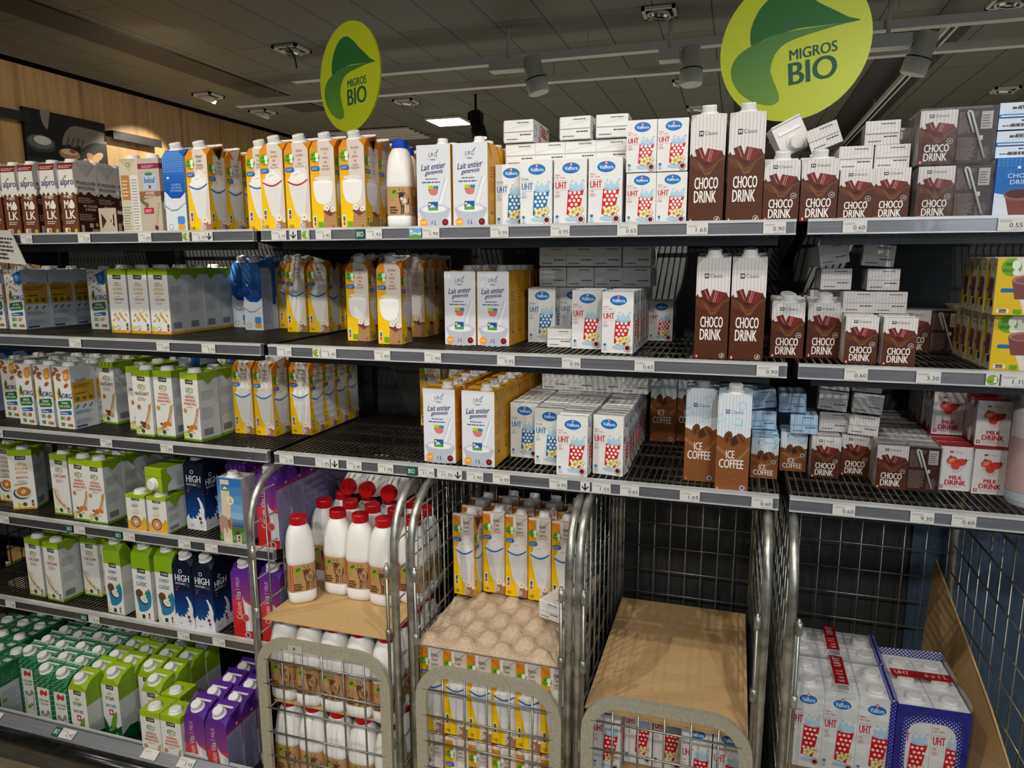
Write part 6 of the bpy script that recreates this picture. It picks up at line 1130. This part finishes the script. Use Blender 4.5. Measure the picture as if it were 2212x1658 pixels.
# cage 3: sheet over milk packs
for i, (u, v) in enumerate(((1290, 1622), (1355, 1597), (1418, 1600), (1484, 1672), (1550, 1680))):
    x = C3[0] + .022 + .033 + i * .0685; y = (-.03, .02, .02, -.055, -.055)[i]
    for j in range(4):
        o = spawn('valfliter', x, y + .033 + j * .068, .305, 0); ITEMS.append(dict(o=o, kind='valfliter', look='white litre milk carton, red cup', cat='milk carton', where='third cage under cardboard', col=9300 + i, row=j, x=x, lv=None))
sheet('cardboard_sheet', C3[0] + .016, C3[1] - .018, -.10, .455, .509, 'large flat brown cardboard sheet covering the third roll cage', sag=.006); sheet('cardboard_sheet', C3[0] + .016, C3[1] - .016, -.09, .45, .300, 'lower brown cardboard sheet below the cartons, third roll cage', th=.004)
for j, zz in enumerate((.12, )):
    for i in range(5):
        o = spawn('valfliter', C3[0] + .055 + i * .0685, -.05, .112, 0); ITEMS.append(dict(o=o, kind='valfliter', look='white litre milk carton, red cup', cat='milk carton', where='third cage bottom layer', col=9320 + i, row=0, x=i, lv=None))
# cage 4: litre packs
def litre_pack(x, y, z, nx, ny, rz, lab, tape, wrap):
    t = thing('milk_multipack', lab, 'multipack', (x, y, z), (0, 0, rz), 'litre milk multipacks in the right cage'); w = .0665; body, cap = proto('valfliter')[0], proto('valfliter')[1]
    for i in range(nx):
        for j in range(ny):
            o = empty('milk_carton', (w / 2 + i * w, w / 2 + j * w, 0)); o.parent = t
            for nme, me, lc in (body, cap): c = bpy.data.objects.new(nme, me); COL.objects.link(c); c.parent = o; c.location = lc
    W_, D_ = nx * w, ny * w; mb = MB()
    if tape == 'y': mb.box(W_ / 2 - .013, W_ / 2 + .013, .012, D_ - .006, .1985, .1995, '#a8141c'); A = Art(mb, (W_ / 2 - .013, .012, .1995), (.026, 0, 0), (0, D_ - .018, 0)); A.text('UHT', .2, .62, .75, .95, '#dcc8c4', rot=True); A.text('6 x 1 L', .2, .08, .75, .5, '#dcc8c4', rot=True); A.rect(.05, -.22, .95, .0, '#e0e0e0'); [A.rect(.1 + k * .075, -.2, .14 + k * .075, -.03, '#3a3a3a') for k in range(11)]
    else: mb.box(.006, W_ - .006, D_ / 2 - .013, D_ / 2 + .013, .1985, .1995, '#a8141c'); A = Art(mb, (.006, D_ / 2 - .013, .1995), (W_ - .012, 0, 0), (0, .026, 0)); A.text('UHT', .06, .25, .3, .78, '#dcc8c4'); A.text('6 x 1 L', .55, .25, .92, .78, '#dcc8c4')
    mb.obj('carrying_tape', t)
    mb = MB(); e = .0016
    if wrap == 'full':
        k = 40; out = []; inn = []
        for i in range(k):
            a = math.tau * i / k; ca, sa = math.cos(a), math.sin(a); m_ = max(abs(ca), abs(sa)); out.append((W_ / 2 + (W_ / 2 + e) * ca / m_, -e * 2, .093 + .093 * sa / m_)); q = (abs(ca) ** 4 + abs(sa) ** 4) ** -.25; inn.append((W_ / 2 + .047 * ca * q, -e, .083 + .068 * sa * q))
        mb.faces(out + inn, [(i, (i + 1) % k, k + (i + 1) % k, k + i) for i in range(k)], 'wrap')
        mb.poly([(W_ + e, -e * 2, 0), (W_ + e, D_ + e, 0), (W_ + e, D_ + e, .19), (W_ + e, -e * 2, .186)], 'wrap'); mb.poly([(-e, -e * 2, 0), (-e, -e * 2, .186), (-e, D_ + e, .19), (-e, D_ + e, 0)], 'wrap')
        mb.poly([(-e, D_ + e, .14), (W_ + e, D_ + e, .14), (W_ + e, D_ + e, .205), (-e, D_ + e, .2)], 'wrap')
    else:
        mb.box(W_ + .0005, W_ + .003, -.001, D_, .0, .186, 'wrap'); mb.box(W_ - .008, W_ + .003, -.0022, -.0006, 0, .186, 'wrap'); mb.box(W_ - .010, W_ + .003, 0, D_, .1865, .1885, 'wrap')
    mb.obj('printed_wrap', t)
    mb = MB(); mb.box(-.001, W_ + .001, -.0032, D_ + .001, .0, .2025, 'film'); mb.obj('shrink_film', t)
litre_pack(1.279, -.075 + .045, .418, 3, 2, 0, 'litre milk six-pack with red tape, front left, rightmost cage', 'y', 'side'); litre_pack(1.279, .112, .418, 3, 2, 0, 'litre milk six-pack with red tape, back left, rightmost cage', 'y', 'side')
litre_pack(1.488, -.015, .408, 2, 3, math.radians(2), 'blue dotted-wrap litre milk six-pack beside leaning cardboard, rightmost cage', 'x', 'full')
sheet('cardboard_sheet', C4[0] + .016, C4[1] - .04, -.09, .40, .400, 'brown cardboard sheet under the milk six-packs, rightmost cage', th=.004)
for i in range(3): litre_pack(1.279 + i * .0, -.07, .2, 3, 2, 0, 'lower litre milk six-pack behind the gate, rightmost cage', 'y', 'side') if i == 0 else None
# leaning cardboard
mb = MB(); P = [(1.655, .47, .73), (1.665, .26, .655), (1.668, .03, .585), (1.672, -.088, .53), (1.640, -.088, .405), (1.640, .2, .405), (1.642, .47, .42)]; n = len(P); Q = [(x + .004, y, z) for x, y, z in P]
mb.faces(P + Q, [tuple(range(n)), tuple(reversed([q + n for q in range(n)]))] + [(i, i + n, (i + 1) % n + n, (i + 1) % n) for i in range(n)], 'card'); tag(mb.obj('cardboard_sheet'), 'torn brown cardboard leaning against the right cage side', 'cardboard')
# ------------------------------------------------------------------ labels
from collections import defaultdict
ROW = ['front row', 'second row', 'third row', 'fourth row', 'fifth row', 'sixth row', 'seventh row', 'eighth row', 'ninth row']
LVL = ['lowest layer', 'second layer', 'third layer']
g = defaultdict(list); LONG = []
for it in ITEMS: g[(it['look'], it['where'])].append(it)
for (look, where), its in g.items():
    if its[0]['col'] is not None:
        cols = sorted({i['col'] for i in its}, key=lambda c: min(i['x'] for i in its if i['col'] == c)); rows = {i['row'] for i in its}
        for it in its:
            lab = f'{look}, {where}'
            if len(cols) > 1: lab += ', ' + NUM[cols.index(it['col'])]
            if len(rows) > 1: lab += ', ' + ROW[it['row']]
            if len(lab.split()) > 16: lab = lab.replace(' carton with', ' carton,', 1).replace(' from left,', ' leftward,') if False else lab.replace(' bay', '', 1)
            if len(lab.replace('-', ' ').split()) > 16: LONG.append(lab)
            tag(it['o'], lab, it['cat'], f'{look}s, {where}' if len(its) > 1 else None)
    else:
        lv = defaultdict(list)
        for it in its: lv[it['lv']].append(it)
        for k, l in lv.items():
            l.sort(key=lambda i: i['x'])
            for j, it in enumerate(l):
                lab = f'{look}, {where}'
                if len(l) > 1: lab += ', ' + NUM[j]
                if len(lv) > 1: lab += ', ' + LVL[k]
                tag(it['o'], lab, it['cat'], f'{look}s, {where}' if len(its) > 1 else None)
